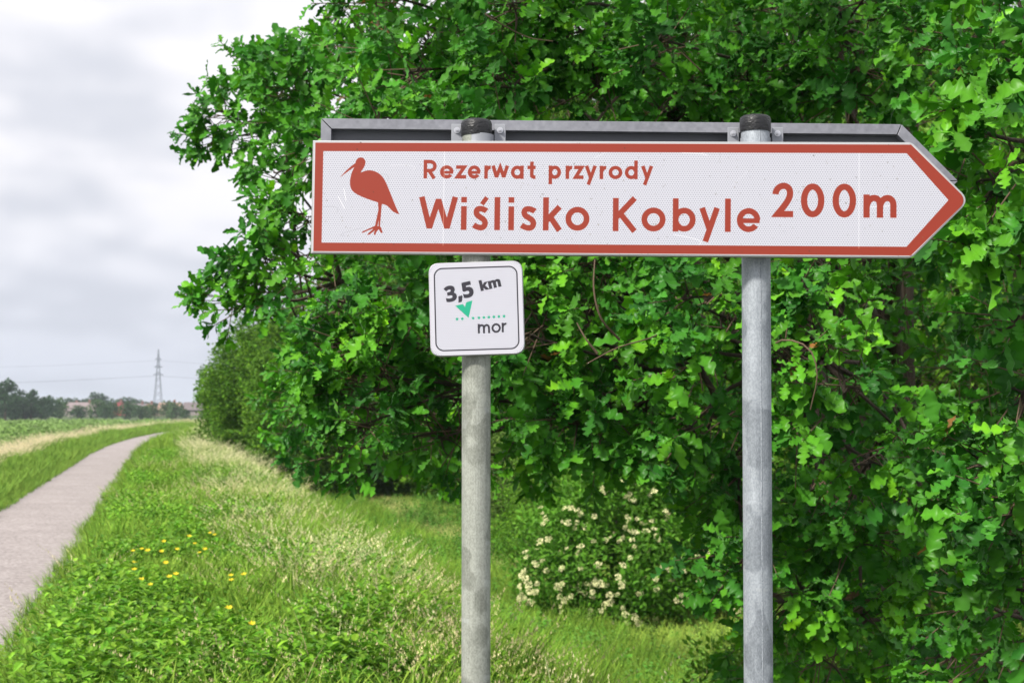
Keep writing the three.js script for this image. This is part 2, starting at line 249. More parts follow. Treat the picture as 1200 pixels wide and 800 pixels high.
    row('Kobyle', [[723, 752.5], [756.5, 784.5], [793, 819.5], [824, 847.5], [853.5, 860.5], [867.5, 894.5]], 269.9, 28, 39, 6.6);
    row('200m', [[909.5, 932.5], [941.5, 968.5], [978, 1005], [1013.5, 1051.5]], 252.2, 27, 39.5, 7.2);
    // the stork
    g.save(); g.translate(360, 130); g.scale(0.25, 0.25); g.fillStyle = RED; g.beginPath(); g.moveTo(158, 312);
    g.quadraticCurveTo(196, 266, 230, 244); g.bezierCurveTo(232, 214, 268, 206, 277, 234); g.bezierCurveTo(281, 258, 262, 272, 256, 290); g.bezierCurveTo(290, 270, 330, 276, 358, 306); g.bezierCurveTo(384, 336, 398, 392, 443, 486);
    g.quadraticCurveTo(412, 478, 398, 458); g.quadraticCurveTo(384, 440, 360, 438); g.bezierCurveTo(330, 424, 250, 408, 218, 376); g.bezierCurveTo(198, 352, 204, 300, 226, 262); g.quadraticCurveTo(192, 284, 158, 312); g.fill();
    const poly = (...a) => { g.beginPath(); g.moveTo(a[0], a[1]); for (let i = 2; i < a.length; i += 2) g.lineTo(a[i], a[i + 1]); g.fill(); };
    poly(341, 430, 360, 436, 356, 466, 339, 549, 328, 547, 344, 466); poly(350, 434, 359, 436, 357, 470, 352, 552, 345, 552, 348, 470);
    poly(330, 541, 342, 548, 300, 562, 267, 577, 270, 569, 305, 553); poly(333, 545, 343, 552, 305, 582, 292, 587, 298, 577); poly(338, 545, 352, 552, 335, 572, 331, 586, 324, 584, 326, 570); poly(345, 543, 356, 549, 366, 574, 358, 576, 348, 560); poly(325, 545, 352, 543, 362, 556, 300, 556);
    g.restore(); g.restore(); g.restore();
    g.fillStyle = 'rgba(255,255,255,0.35)'; g.fillRect((523 - O.x) * kx, 12 * kx, 2, 112 * kx); g.fillRect((1008 - O.x) * kx, 12 * kx, 2, 112 * kx);
    grit(g, W, H, 420, 77);
    g.strokeStyle = 'rgba(250,250,250,0.5)'; g.lineWidth = 2; g.beginPath(); g.moveTo(82, 175); g.lineTo(104, 215); g.moveTo(100, 150); g.lineTo(108, 190); g.stroke();
    const t = new THREE.CanvasTexture(cv); t.colorSpace = THREE.SRGBColorSpace; t.magFilter = THREE.LinearFilter; t.anisotropy = 8;
    const f = mesh('board_face', face, std({ map: t, roughness: 0.42, metalness: 0 }), board); f.position.z = 0.0009;
  }
  { // the board behind, its folded rim and back turned to us
    const board = new THREE.Group(); board.name = 'rear_arrow_board'; root.add(board); board.userData.label = 'back of a grey metal arrow board fixed behind the posts';
    const d = 3.195, A = at(376, 138.5, d), B = at(1057, 145.5, d); const bx = B.clone().sub(A), s2 = bx.length() / 681; bx.normalize();
    const by = ez.clone().cross(bx).normalize(); board.applyMatrix4(new THREE.Matrix4().makeBasis(bx, by, bx.clone().cross(by)).setPosition(A.sub(base)));
    const Wd = 681 * s2, Hd = 132 * s2, tip = 747 * s2, rim = 0.0225;
    // rim: five mitred channel lengths
    const outer = [[0, 0], [Wd, 0], [tip, -Hd / 2], [Wd, -Hd], [0, -Hd]], inset = (k) => { const o = []; for (let i = 0; i < 5; i++) { const a = new THREE.Vector2(...outer[(i + 4) % 5]), b = new THREE.Vector2(...outer[i]), c = new THREE.Vector2(...outer[(i + 1) % 5]), e1 = b.clone().sub(a).normalize(), e2 = c.clone().sub(b).normalize(), n1 = new THREE.Vector2(e1.y, -e1.x), n2 = new THREE.Vector2(e2.y, -e2.x), m = n1.clone().add(n2).normalize(), l = k / m.dot(n1); o.push([b.x + m.x * l, b.y + m.y * l]); } return o; };
    const inner = inset(rim);
    for (let i = 0; i < 5; i++) {
      const j = (i + 1) % 5, q = [outer[i], outer[j], inner[j], inner[i]], cx = q.reduce((a, v) => a + v[0], 0) / 4, cy = q.reduce((a, v) => a + v[1], 0) / 4, len = Math.hypot(q[1][0] - q[0][0], q[1][1] - q[0][1]);
      const dx = (q[1][0] - q[0][0]) / len * 0.0011, dy = (q[1][1] - q[0][1]) / len * 0.0011, sh = new THREE.Shape([[q[0][0] + dx, q[0][1] + dy], [q[1][0] - dx, q[1][1] - dy], [q[2][0] - dx, q[2][1] - dy], [q[3][0] + dx, q[3][1] + dy]].map((v) => new THREE.Vector2(...v)));
      const g = new THREE.ExtrudeGeometry(sh, { depth: 0.022, bevelEnabled: true, bevelThickness: 0.001, bevelSize: 0.0008, bevelOffset: -0.0008, bevelSegments: 2 }); g.translate(0, 0, -0.023);
      mesh('rim_channel', g, greyPaint, board);
    }
    const plate = new THREE.ExtrudeGeometry(new THREE.Shape(outer.map((v) => new THREE.Vector2(v[0] * 0.999 + 0.0006, v[1] * 0.996 - 0.0006))), { depth: 0.002, bevelEnabled: false }); plate.translate(0, 0, -0.026);
    mesh('back_plate', plate, darkBack, board);
    // clamp plates with bolts, either side of each post
    const inv = board.matrix.clone().invert(); board.updateMatrix();
    for (const [cx, cy, ds] of [[561, 152.5, [-25.5, 25]], [886, 156.3, [-26.5, 25.5]]]) {
      const bracket = new THREE.Group(); bracket.name = 'clamp'; board.add(bracket);
      const w = (px, py, dd) => at(px, py, dd).sub(base).applyMatrix4(board.matrix.clone().invert());
      const parts = [];
      for (const dx of ds) { const c = w(cx + dx, cy + 2, 3.172), g = new RoundedBoxGeometry(0.0245, 0.042, 0.003, 2, 0.0012); g.translate(c.x, c.y - 0.004, c.z); parts.push(g); }
      const mid = w(cx + (ds[0] + ds[1]) / 2, cy + 8, 3.15), band = new THREE.CylinderGeometry(0.0326, 0.0326, 0.02, 28, 1, false); band.translate(mid.x, mid.y - 0.006, mid.z); parts.push(band.toNonIndexed());
      const plates = mergeGeometries(parts.map((g) => { const n = g.index ? g.toNonIndexed() : g; for (const k of Object.keys(n.attributes)) if (!['position', 'normal', 'uv'].includes(k)) n.deleteAttribute(k); return n; }));
      bracket.removeFromParent(); mesh('clamp', plates, zinc, board);
      for (const dx of ds) {
        const c = w(cx + dx, cy, 3.169), n1 = new THREE.CylinderGeometry(0.0068, 0.0068, 0.0012, 20), n2 = new THREE.CylinderGeometry(0.0046, 0.0046, 0.005, 6), n3 = new THREE.CylinderGeometry(0.0024, 0.0026, 0.009, 12);
        n1.translate(0, 0.0006, 0); n2.translate(0, 0.0036, 0); n3.translate(0, 0.005, 0);
        const b = mesh('bolt', mergeGeometries([n1, n2, n3]), steel, board); b.rotation.x = Math.PI / 2; b.position.copy(c);
      }
    }
  }
  { // the small square plate
    const plate = new THREE.Group(); plate.name = 'distance_plate'; root.add(plate); plate.userData.label = 'small square white plate reading 3,5 km and mor with a green pointer';
    const A = at(502.5, 309, 3.113), B = at(611.5, 305.5, 3.108), C = at(504.5, 417.3, 3.105), px = B.clone().sub(A), S = px.length(); px.normalize();
    const pz = px.clone().cross(A.clone().sub(C)).normalize(), py = pz.clone().cross(px), S2 = A.distanceTo(C); plate.applyMatrix4(new THREE.Matrix4().makeBasis(px, py, pz).setPosition(A.clone().sub(base)));
    const rr = (x, y, w, h, r) => { const s = new THREE.Shape(); s.moveTo(x + r, y); s.lineTo(x + w - r, y); s.quadraticCurveTo(x + w, y, x + w, y + r); s.lineTo(x + w, y + h - r); s.quadraticCurveTo(x + w, y + h, x + w - r, y + h); s.lineTo(x + r, y + h); s.quadraticCurveTo(x, y + h, x, y + h - r); s.lineTo(x, y + r); s.quadraticCurveTo(x, y, x + r, y); return s; };
    const body = new THREE.ExtrudeGeometry(rr(0, -S2, S, S2, 0.022), { depth: 0.014, bevelEnabled: true, bevelThickness: 0.002, bevelSize: 0.0012, bevelSegments: 3, curveSegments: 8 }); body.translate(0, 0, -0.0165);
    mesh('plate_back', body, std({ color: new THREE.Color(0.45, 0.45, 0.47), metalness: 0.3, roughness: 0.45 }), plate);
    const face = new THREE.ShapeGeometry(rr(0.0006, -S2 + 0.0006, S - 0.0012, S2 - 0.0012, 0.0215), 10), p = face.attributes.position, uv = face.attributes.uv;
    for (let i = 0; i < p.count; i++) uv.setXY(i, p.getX(i) / S, 1 + p.getY(i) / S2);
    const N = 768, cv = document.createElement('canvas'); cv.width = cv.height = N; const g = cv.getContext('2d'); sheet(g, N, N, 15.5, 9);
    const k = N / 640; g.scale(k, k); g.translate(-63, -62);        // drawn in the units of an enlarged view of the plate
    g.fillStyle = '#e4e3e8'; g.lineWidth = 40;
    const box = (x, y, w, h, r) => { g.beginPath(); g.moveTo(x + r, y); g.arcTo(x + w, y, x + w, y + h, r); g.arcTo(x + w, y + h, x, y + h, r); g.arcTo(x, y + h, x, y, r); g.arcTo(x, y, x + w, y, r); g.closePath(); };
    g.strokeStyle = 'rgba(190,189,197,0.8)'; g.lineWidth = 34; box(80, 79, 606, 606, 84); g.stroke();
    g.strokeStyle = '#25222c'; g.lineWidth = 9; box(99, 99, 568, 568, 56); g.stroke();
    g.fillStyle = '#25222c'; g.save(); g.translate(186, 331); g.rotate(-0.205); g.font = 'bold 142px sans-serif'; g.scale(1.0, 1); g.lineWidth = 9; g.strokeStyle = '#25222c'; g.strokeText('3,5', -6, 0); g.fillText('3,5', -6, 0); g.restore();
    g.save(); g.translate(418, 262); g.rotate(-0.205); g.font = 'bold 92px sans-serif'; g.scale(1.1, 1); g.lineWidth = 6; g.strokeStyle = '#25222c'; g.strokeText('km', -6, 0); g.fillText('km', -6, 0); g.restore();
    g.fillStyle = '#0f9a78'; g.beginPath(); g.moveTo(238, 360); g.lineTo(290, 349); g.lineTo(304, 372); g.lineTo(313, 338); g.lineTo(357, 326); g.lineTo(327, 446); g.closePath(); g.fill();
    for (const x of [248, 284, 358, 398, 432, 466, 501, 535, 570]) { g.beginPath(); g.arc(x, 452 - (x - 248) * 0.03, 9, 0, 7); g.fill(); }
    g.strokeStyle = g.fillStyle = '#25222c';
    letter(g, 'm', 388, 472, 556, 66, 66, 14); letter(g, 'o', 482, 546, 555, 66, 66, 14); letter(g, 'r', 552, 586, 553, 66, 66, 14);
    g.setTransform(1, 0, 0, 1, 0, 0); grit(g, N, N, 90, 31);
    const t = new THREE.CanvasTexture(cv); t.colorSpace = THREE.SRGBColorSpace; t.magFilter = THREE.LinearFilter;
    mesh('plate_face', face, std({ map: t, roughness: 0.42 }), plate).position.z = 0.0013;
  }
}
makeSigns();

// ---------------------------------------------------------------- foliage building blocks
function lobedLeaf(seed, lobes, st) {                            // an oak leaf of unit length along +Y, folded at the midrib and waved at the lobes
  const r = rng(seed), n = lobes * st + 1, p = [], c = [], ix = [], fold = 0.15 + r() * 0.4, curl = (r() - 0.3) * 0.8, twist = (r() - 0.5) * 0.8;
  const side = [r() * 0.5, r() * 0.5];
  for (let i = 0; i < n; i++) {
    const t = i / (n - 1), env = 0.275 * Math.pow(Math.sin(Math.PI * Math.pow(t, 0.82) * 0.985), 0.8) * (0.42 + 0.75 * t) + 0.012;
    const zc = -curl * t * t * 0.5 + 0.03 * Math.sin(t * 9 + seed);
    p.push(0, t, zc); c.push(1.18, 1.15, 1.1);
    for (const s of [0, 1]) {
      const ph = Math.pow(t, 1.15) * lobes + side[s] * 0.5, wave = 0.5 - 0.5 * Math.cos(ph * Math.PI * 2), w = env * lerp(0.40, 1.12, Math.pow(wave, 0.48)) * (0.93 + 0.14 * r());
      const sg = s ? 1 : -1, z = zc + fold * w + twist * w * sg * t + 0.05 * (r() - 0.5) + 0.07 * (wave - 0.5) * (s ? 1 : -1) * (i % 2 ? 1 : 0.3);
      p.push(sg * w, clamp(t + 0.07 * wave * (1 - t * 0.7), 0, 1.03), z); const k = 0.9 + 0.15 * r(); c.push(k, k, k);
    }
  }
  for (let i = 0; i < n - 1; i++) { const a = i * 3, b = a + 3; ix.push(a, b, a + 1, a + 1, b, b + 1, a, a + 2, b, a + 2, b + 2, b); }
  const g = new THREE.BufferGeometry(); g.setAttribute('position', new THREE.Float32BufferAttribute(p, 3)); g.setAttribute('color', new THREE.Float32BufferAttribute(c, 3)); g.setIndex(ix); g.computeVertexNormals(); return g;
}
const oakLeaves = [1, 2, 3, 4, 5].map((s) => lobedLeaf(s * 17, s % 2 ? 4 : 3, 6)), plainLeaves = [1, 2, 3, 4, 5].map((s) => lobedLeaf(s * 17, s % 2 ? 4 : 3, s % 2 ? 2 : 3)), deepLeaves = [1, 2, 3, 4, 5].map((s) => lobedLeaf(s * 17, 3, 2));
function leafCluster(seed, n, R, len, wide, flat = 0.4) {           // a spray of small plain leaves
  const r = rng(seed), t = new Tris();
  for (let i = 0; i < n; i++) {
    const p = rv(r).multiplyScalar(R); p.y *= 0.8; const dir = rv(r).add(p.clone().multiplyScalar(1 / R)).normalize(), nrm = V(0, 1, 0).multiplyScalar(flat).add(rv(r)).normalize();
    const x = dir.clone().cross(nrm).normalize(), L = len * (0.7 + 0.6 * r()), w = L * wide * (0.8 + 0.4 * r()), m = p.clone().addScaledVector(dir, L * 0.45), tip = p.clone().addScaledVector(dir, L), up = x.clone().cross(dir).multiplyScalar(w * 0.35);
    const k = 0.75 + 0.5 * r(), col = [k * (0.92 + 0.2 * r()), k, k * 0.95];
    t.tri(p, m.clone().addScaledVector(x, w).add(up), tip, col); t.tri(p, tip, m.clone().addScaledVector(x, -w).add(up), col);
  }
  return t.build();
}
const greens = (r, a, b, v = 0.25) => { const k = 1 + (r() - 0.5) * 2 * v, m = r(); return new THREE.Color(lerp(a[0], b[0], m) * k, lerp(a[1], b[1], m) * k, lerp(a[2], b[2], m) * k); };
const inPoly = (P, x, y) => { let c = false; for (let i = 0, j = P.length - 1; i < P.length; j = i++) if ((P[i][1] > y) !== (P[j][1] > y) && x < (P[j][0] - P[i][0]) * (y - P[i][1]) / (P[j][1] - P[i][1]) + P[i][0]) c = !c; return c; };

// ---------------------------------------------------------------- the oaks: limbs, twigs, and every leaf a blade of its own
const project = (p) => { const c = Math.cos(PITCH), s = Math.sin(PITCH), y = p.y - EYE, zc = p.z * c - y * s, yc = y * c + p.z * s; return [600 + F * p.x / -zc, 400 - F * yc / -zc, -zc]; };
function makeOak(o) {
  const r = rng(o.seed), root = thing('oak_tree', o.base, o.label, 'tree'), leaves = [], twigs = [];
  const W = (v) => v.clone().sub(o.base);
  const sprig = (p, dir, size) => {
    dir.normalize(); const len = 0.10 + r() * 0.14, tip = p.clone().addScaledVector(dir, len), n = 7 + Math.floor(r() * 5), az0 = r() * 6.28, a = V(0, 1, 0).cross(dir).lengthSq() < 0.01 ? V(1, 0, 0) : V(0, 1, 0).cross(dir).normalize(), b = dir.clone().cross(a);
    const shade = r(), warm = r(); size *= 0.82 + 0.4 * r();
    twigs.push([p.clone().addScaledVector(dir, -0.18), tip]);
    for (let i = 0; i < n; i++) {
      const t = 0.25 + 0.75 * Math.sqrt((i + 0.5) / n), az = az0 + i * 2.4, rad = a.clone().multiplyScalar(Math.cos(az)).addScaledVector(b, Math.sin(az));
      const ld = dir.clone().multiplyScalar(0.35 + 0.6 * r()).addScaledVector(rad, 0.9).add(V(0, -0.18 - 0.25 * r(), 0)).addScaledVector(rv(r), 0.35);
      const nr = V(-0.12, 0.75, 0.25).addScaledVector(dir, 0.35).addScaledVector(rv(r), 0.9), L = size * (0.6 + 0.65 * r());
      const c = greens(r, [0.026, 0.155, 0.005], [0.074, 0.285, 0.008], 0.24); if (shade > 0.72) c.multiply(new THREE.Color(1.35, 1.22, 1.0)); if (r() < 0.0016) c.setRGB(0.24, 0.115, 0.03); else if (r() < 0.05) c.multiply(new THREE.Color(2.1, 1.6, 1.1)); if (warm < 0.3) c.multiply(new THREE.Color(0.62, 0.8, 1.3)); else if (noise(p.x * 1.1 + 3, p.y * 1.1, p.z * 1.1 + o.seed) > 0.55) c.multiply(new THREE.Color(1.4, 1.22, 0.9));  // noise patches of lighter yellow-green put a sunlit look into the leaf colour
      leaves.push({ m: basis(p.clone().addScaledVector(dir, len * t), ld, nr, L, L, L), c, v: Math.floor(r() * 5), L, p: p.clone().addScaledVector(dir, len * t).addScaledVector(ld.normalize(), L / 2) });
    }
  };
  // limbs from the trunk out to the boughs
  const bark = [];
  const trunkTop = o.fork;
  mesh('trunk', tube([W(o.base.clone().add(V(0, -0.3, 0))), W(o.base.clone().lerp(trunkTop, 0.5).add(V(0.08, 0, 0.05))), W(trunkTop), W(trunkTop.clone().add(V(0.2, 2.2, -0.3)))], o.girth, o.girth * 0.45, 18, 14), M.bark, root);
  const hubs = o.hubs.map((h) => h.clone());
  for (const h of hubs) { const s = o.base.clone().lerp(trunkTop, 0.75 + 0.25 * r()), m = s.clone().lerp(h, 0.5).add(V((r() - 0.5) * 0.6, 0.35, (r() - 0.5) * 0.6)); mesh('limb', tube([W(s), W(s.clone().lerp(m, 0.5).add(rv(r).multiplyScalar(0.15))), W(m), W(m.clone().lerp(h, 0.5).add(rv(r).multiplyScalar(0.2))), W(h)], o.girth * 0.34, 0.011, 16, 9), M.bark, root); }
  const nearestHub = (p) => { let b = hubs[0], d = 1e9; for (const h of hubs) { const k = h.distanceTo(p); if (k < d) { d = k; b = h; } } return b; };
  const boughs = o.boughs.slice(); for (let i = 0; i < (o.more ?? 0);) { const px = 420 + 690 * r(), py = -20 + 780 * r(), d = 6.3 + 1.5 * r(); if (!inPoly(o.fill.poly, px, py) || (px > 1030 && px < 1150 && py > 300 && py < 500)) continue; boughs.push([px, py, d, 34 + 14 * r()]); i++; }
  for (const [px, py, d, rp, dens = 1] of boughs) {
    const c = at(px, py, d), R = rp / F * d, hub = nearestHub(c), mid = hub.clone().lerp(c, 0.5).add(rv(r).multiplyScalar(0.2));
    bark.push(tube([W(hub), W(mid), W(c)], 0.016, 0.005, 8, 5));
    const n = Math.round((4 + 11 * Math.pow(R / 0.22, 1.6)) * dens * (d > 8.3 && px < 420 ? 1.4 : 1));
    for (let i = 0; i < n; i++) { const q = rv(r); q.setLength(0.35 + 0.65 * Math.sqrt(r())); const p = c.clone().addScaledVector(q, R * 0.85), dir = q.clone().add(c.clone().sub(hub).setLength(0.5)).add(V(-0.15, 0.05, 0.3)).addScaledVector(rv(r), 0.4); sprig(p, dir, o.leaf ?? 0.104); if (i < 4) bark.push(tube([W(c), W(c.clone().lerp(p, 0.5).add(rv(r).multiplyScalar(0.03))), W(p)], 0.006, 0.003, 4, 4)); }
  }
  for (const tw of o.bare ?? []) mesh('bare_twig', tube(tw.map((q) => W(at(...q))), 0.0055, 0.0022, 14, 6), M.twig, root);
  if (o.fill) for (let i = 0, tries = 0; i < o.fill.n && tries < 200000; tries++) { // the depth of the crown, and any unseen overhang added for shade
    const px = lerp(o.fill.box[0], o.fill.box[1], r()), py = lerp(o.fill.box[2], o.fill.box[3], r()); if (!inPoly(o.fill.poly, px, py)) continue;
    const d = o.fill.d(px, py, r()), p = at(px, py, d); if (p.y < height(p.x, p.z) + 0.25) continue; i++;
    if (noise(p.x * 1.3, p.y * 1.3, p.z * 1.3) < (d > 11 ? 0.25 : py < 200 && px < 900 ? 0.36 : 0.43)) continue;
    sprig(p, rv(r).add(V(-0.2, 0.15, 0.4)), 0.112);
  }
  mesh('branch', mergeGeometries(bark), M.bark, root).userData.kind = 'stuff';
  mesh('twig', mergeGeometries(twigs.map(([a, b]) => { const g = new THREE.CylinderGeometry(0.0022, 0.0036, 1, 4, 1, true); g.applyMatrix4(basis(W(a).lerp(W(b), 0.5), b.clone().sub(a), V(0.3, 0.2, 1), 1, a.distanceTo(b), 1)); return g; })), M.twig, root).userData.kind = 'stuff';
  // the leaves that show largest are parts, the rest is the crown
  const cell = new Map();
  leaves.forEach((l) => { const [x, y, d] = project(l.p); l.px = x; l.py = y; l.d = d; l.big = 0; if (x < 0 || x > 1200 || y < 0 || y > 800 || (y > 136 && y < 304 && x > 366 && x < 1130)) return; l.big = l.L / d; const k = Math.floor(x / 9) + ',' + Math.floor(y / 9), f = cell.get(k); if (!f || f.d > d) cell.set(k, l); });
  const vis = [...cell.values()].sort((a, b) => b.big - a.big).slice(0, o.parts), single = new Set(vis), to = new THREE.Matrix4().makeTranslation(-o.base.x, -o.base.y, -o.base.z);
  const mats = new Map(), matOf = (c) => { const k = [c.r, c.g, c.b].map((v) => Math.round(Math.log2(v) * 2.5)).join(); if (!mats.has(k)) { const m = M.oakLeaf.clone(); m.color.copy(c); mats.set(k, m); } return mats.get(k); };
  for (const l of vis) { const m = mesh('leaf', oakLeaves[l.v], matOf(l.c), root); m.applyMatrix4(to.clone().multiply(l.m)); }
  const rest = leaves.filter((l) => !single.has(l)), geoOf = (l) => (l.big === 0 || l.d > 10 ? deepLeaves : l.d < 7.4 ? oakLeaves : plainLeaves)[l.v], nv = rest.reduce((a, l) => a + geoOf(l).attributes.position.count, 0), ni = rest.reduce((a, l) => a + geoOf(l).index.count, 0);
  const P = new Float32Array(nv * 3), N = new Float32Array(nv * 3), C = new Float32Array(nv * 3), I = new Uint32Array(ni), q = V(), nm = new THREE.Matrix3(); let vo = 0, io = 0;
  for (const l of rest) {
    const g = geoOf(l), gp = g.attributes.position, gn = g.attributes.normal, gc = g.attributes.color, gi = g.index, m = to.clone().multiply(l.m); nm.getNormalMatrix(m);
    for (let k = 0; k < gi.count; k++) I[io++] = gi.getX(k) + vo;
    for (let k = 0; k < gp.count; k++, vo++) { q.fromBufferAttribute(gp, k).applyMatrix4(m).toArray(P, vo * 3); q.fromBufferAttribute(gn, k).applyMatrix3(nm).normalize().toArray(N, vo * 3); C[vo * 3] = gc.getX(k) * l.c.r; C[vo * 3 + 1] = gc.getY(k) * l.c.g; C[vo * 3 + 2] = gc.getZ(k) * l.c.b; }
  }
  const cg = new THREE.BufferGeometry(); cg.setAttribute('position', new THREE.BufferAttribute(P, 3)); cg.setAttribute('normal', new THREE.BufferAttribute(N, 3)); cg.setAttribute('color', new THREE.BufferAttribute(C, 3)); cg.setIndex(new THREE.BufferAttribute(I, 1));
  mesh('crown', cg, M.oakLeaf, root).userData.kind = 'stuff';
  return leaves.length;
}
let nLeaves = 0;
{
  const base = onGround(3.1, -12.2);
  nLeaves += makeOak({
    seed: 101, base, fork: V(3.0, 2.6, -11.6), girth: 0.26, parts: 300, more: 75, label: 'large oak whose lobed leaves fill the picture behind the signboards',
    hubs: [at(420, 120, 10), at(330, 130, 10.5), at(400, 330, 9.5), at(430, 440, 9), at(560, 60, 8.5), at(650, 380, 8.5), at(720, 480, 9), at(780, 60, 8), at(820, 430, 7.5), at(980, 30, 7.5), at(960, 420, 7), at(1010, 600, 7.5), at(900, 690, 8), at(1060, 720, 7.5), at(520, 520, 10), at(700, -250, 8), at(420, -250, 10), at(1000, -300, 8)],
    boughs: [
      [262, 132, 10, 22, 1.3], [254, 162, 10, 12, 1.2], [288, 88, 10.6, 18, 1.2], [312, 110, 10, 34], [316, 80, 10.4, 20], [345, 84, 10.2, 28], [340, 130, 9.4, 48], [300, 165, 10, 24], [360, 100, 9.4, 46], [398, 14, 10.6, 16, 0.9], [392, 60, 10.2, 22], [430, 50, 9, 52], [420, 120, 8.4, 54], [330, 200, 9, 34], [345, 250, 8.6, 32], [375, 175, 8.6, 38], [350, 300, 8.3, 30], [305, 300, 8.6, 24], [300, 326, 8.8, 20], [266, 350, 9, 17, 1.2], [290, 350, 8.8, 26], [330, 335, 8.6, 28],
      [385, 350, 7.2, 34], [400, 400, 7, 42], [395, 450, 7, 36], [420, 500, 6.9, 30], [400, 530, 6.9, 14], [435, 440, 7, 46], [440, 380, 7.1, 44], [480, 340, 7, 40], [352, 470, 12.5, 26, 1.4], [345, 505, 13, 18, 1.4], [362, 435, 12, 22, 1.4], [470, 470, 7.6, 38], [500, 420, 7.8, 40], [505, 490, 9.2, 38], [490, 540, 9.6, 22], [520, 450, 8.6, 36], [530, 555, 11, 16], [478, 400, 7.4, 36],
      [620, 340, 6.6, 46], [640, 420, 7, 46], [690, 350, 6.4, 44], [700, 440, 7, 46], [755, 370, 6.2, 44], [760, 460, 6.9, 46], [690, 510, 8, 44], [740, 512, 8.6, 32], [620, 480, 8.6, 40], [640, 530, 10, 34], [590, 440, 8.4, 36], [800, 350, 6, 40], [815, 420, 5.9, 44], [810, 500, 6.4, 44], [850, 545, 6.9, 36], [815, 545, 8, 26],
      [500, 55, 8, 54], [560, 30, 7.6, 50], [520, 110, 7.6, 40], [610, 90, 7, 54], [660, 50, 7.2, 54], [700, 100, 6.8, 50], [750, 50, 7, 54], [800, 100, 6.8, 52], [850, 50, 7.2, 50], [880, 100, 7, 46], [930, 80, 7, 46], [1010, 60, 6.9, 50], [1000, 110, 6.6, 40], [1060, 90, 6.6, 44], [1060, 20, 6.8, 44],
      [940, 340, 6, 44], [920, 420, 5.7, 40], [960, 400, 5.9, 44], [990, 460, 5.6, 46], [940, 500, 6, 44], [1020, 540, 6, 44], [960, 570, 6.3, 44], [1000, 640, 6.3, 46], [872, 640, 7.2, 30], [870, 700, 7.6, 26], [860, 480, 6.6, 40], [930, 700, 6.7, 40], [1010, 720, 6.6, 44], [960, 770, 6.9, 38], [1060, 780, 6.7, 44], [868, 590, 7.4, 30],
    ],
    bare: [[[790, 378, 6.1], [762, 396, 5.75], [722, 408, 5.65], [688, 426, 5.6]], [[726, 398, 5.7], [704, 372, 5.62], [696, 340, 5.6], [697, 304, 5.62]], [[700, 414, 5.62], [686, 396, 5.6], [676, 378, 5.62]], [[880, 430, 5.7], [920, 398, 5.45], [948, 408, 5.4], [958, 436, 5.4], [950, 480, 5.45]], [[600, 30, 6.8], [568, 16, 6.6], [620, 44, 6.5], [648, 48, 6.5]]],
    fill: { n: 7900, box: [230, 1400, -700, 850], poly: [[420, -700], [330, -330], [360, -90], [420, -30], [400, 40], [345, 60], [330, 140], [350, 190], [372, 230], [372, 300], [330, 325], [350, 360], [390, 420], [400, 500], [440, 540], [560, 540], [640, 515], [740, 510], [835, 545], [862, 720], [870, 850], [1400, 850], [1400, -700]], d: (x, y, k) => lerp(y < -40 ? 5.4 : lerp(9.2, 7.9, clamp((x - 400) / 500, 0, 1)), y > 480 ? 11.5 : 13.5, k) },  // above the view the fill comes forward: unseen overhang shaped to block sky light
  });
  const b2 = onGround(4.3, -7.4);
  nLeaves += makeOak({
    seed: 207, base: b2, fork: V(4.1, 2.5, -7.2), girth: 0.17, parts: 200, leaf: 0.112, label: 'nearer oak reaching in from the right edge with larger bright leaves',
    hubs: [at(1260, 150, 5.6), at(1260, 350, 5.6), at(1250, 560, 5.8), at(1260, 720, 6)],
    boughs: [[1135, 150, 5.1, 42], [1180, 110, 5, 46], [1165, 210, 4.9, 46], [1195, 280, 4.9, 40], [1150, 270, 5.2, 30], [1160, 30, 5.4, 44], [1110, 60, 5.8, 34], [1205, 190, 4.8, 40], [1190, 380, 5.4, 34], [1200, 460, 5.2, 38], [1160, 540, 5.3, 44], [1195, 590, 5.1, 44], [1150, 620, 5.5, 40], [1190, 690, 5.4, 44], [1130, 700, 5.9, 40], [1160, 770, 5.8, 44], [1110, 760, 6.2, 36], [1240, 100, 5, 60], [1240, 300, 5, 60], [1240, 500, 5.2, 60], [1240, 650, 5.3, 60], [1250, -80, 5.2, 80], [1180, -60, 5.6, 60]],
  });
}

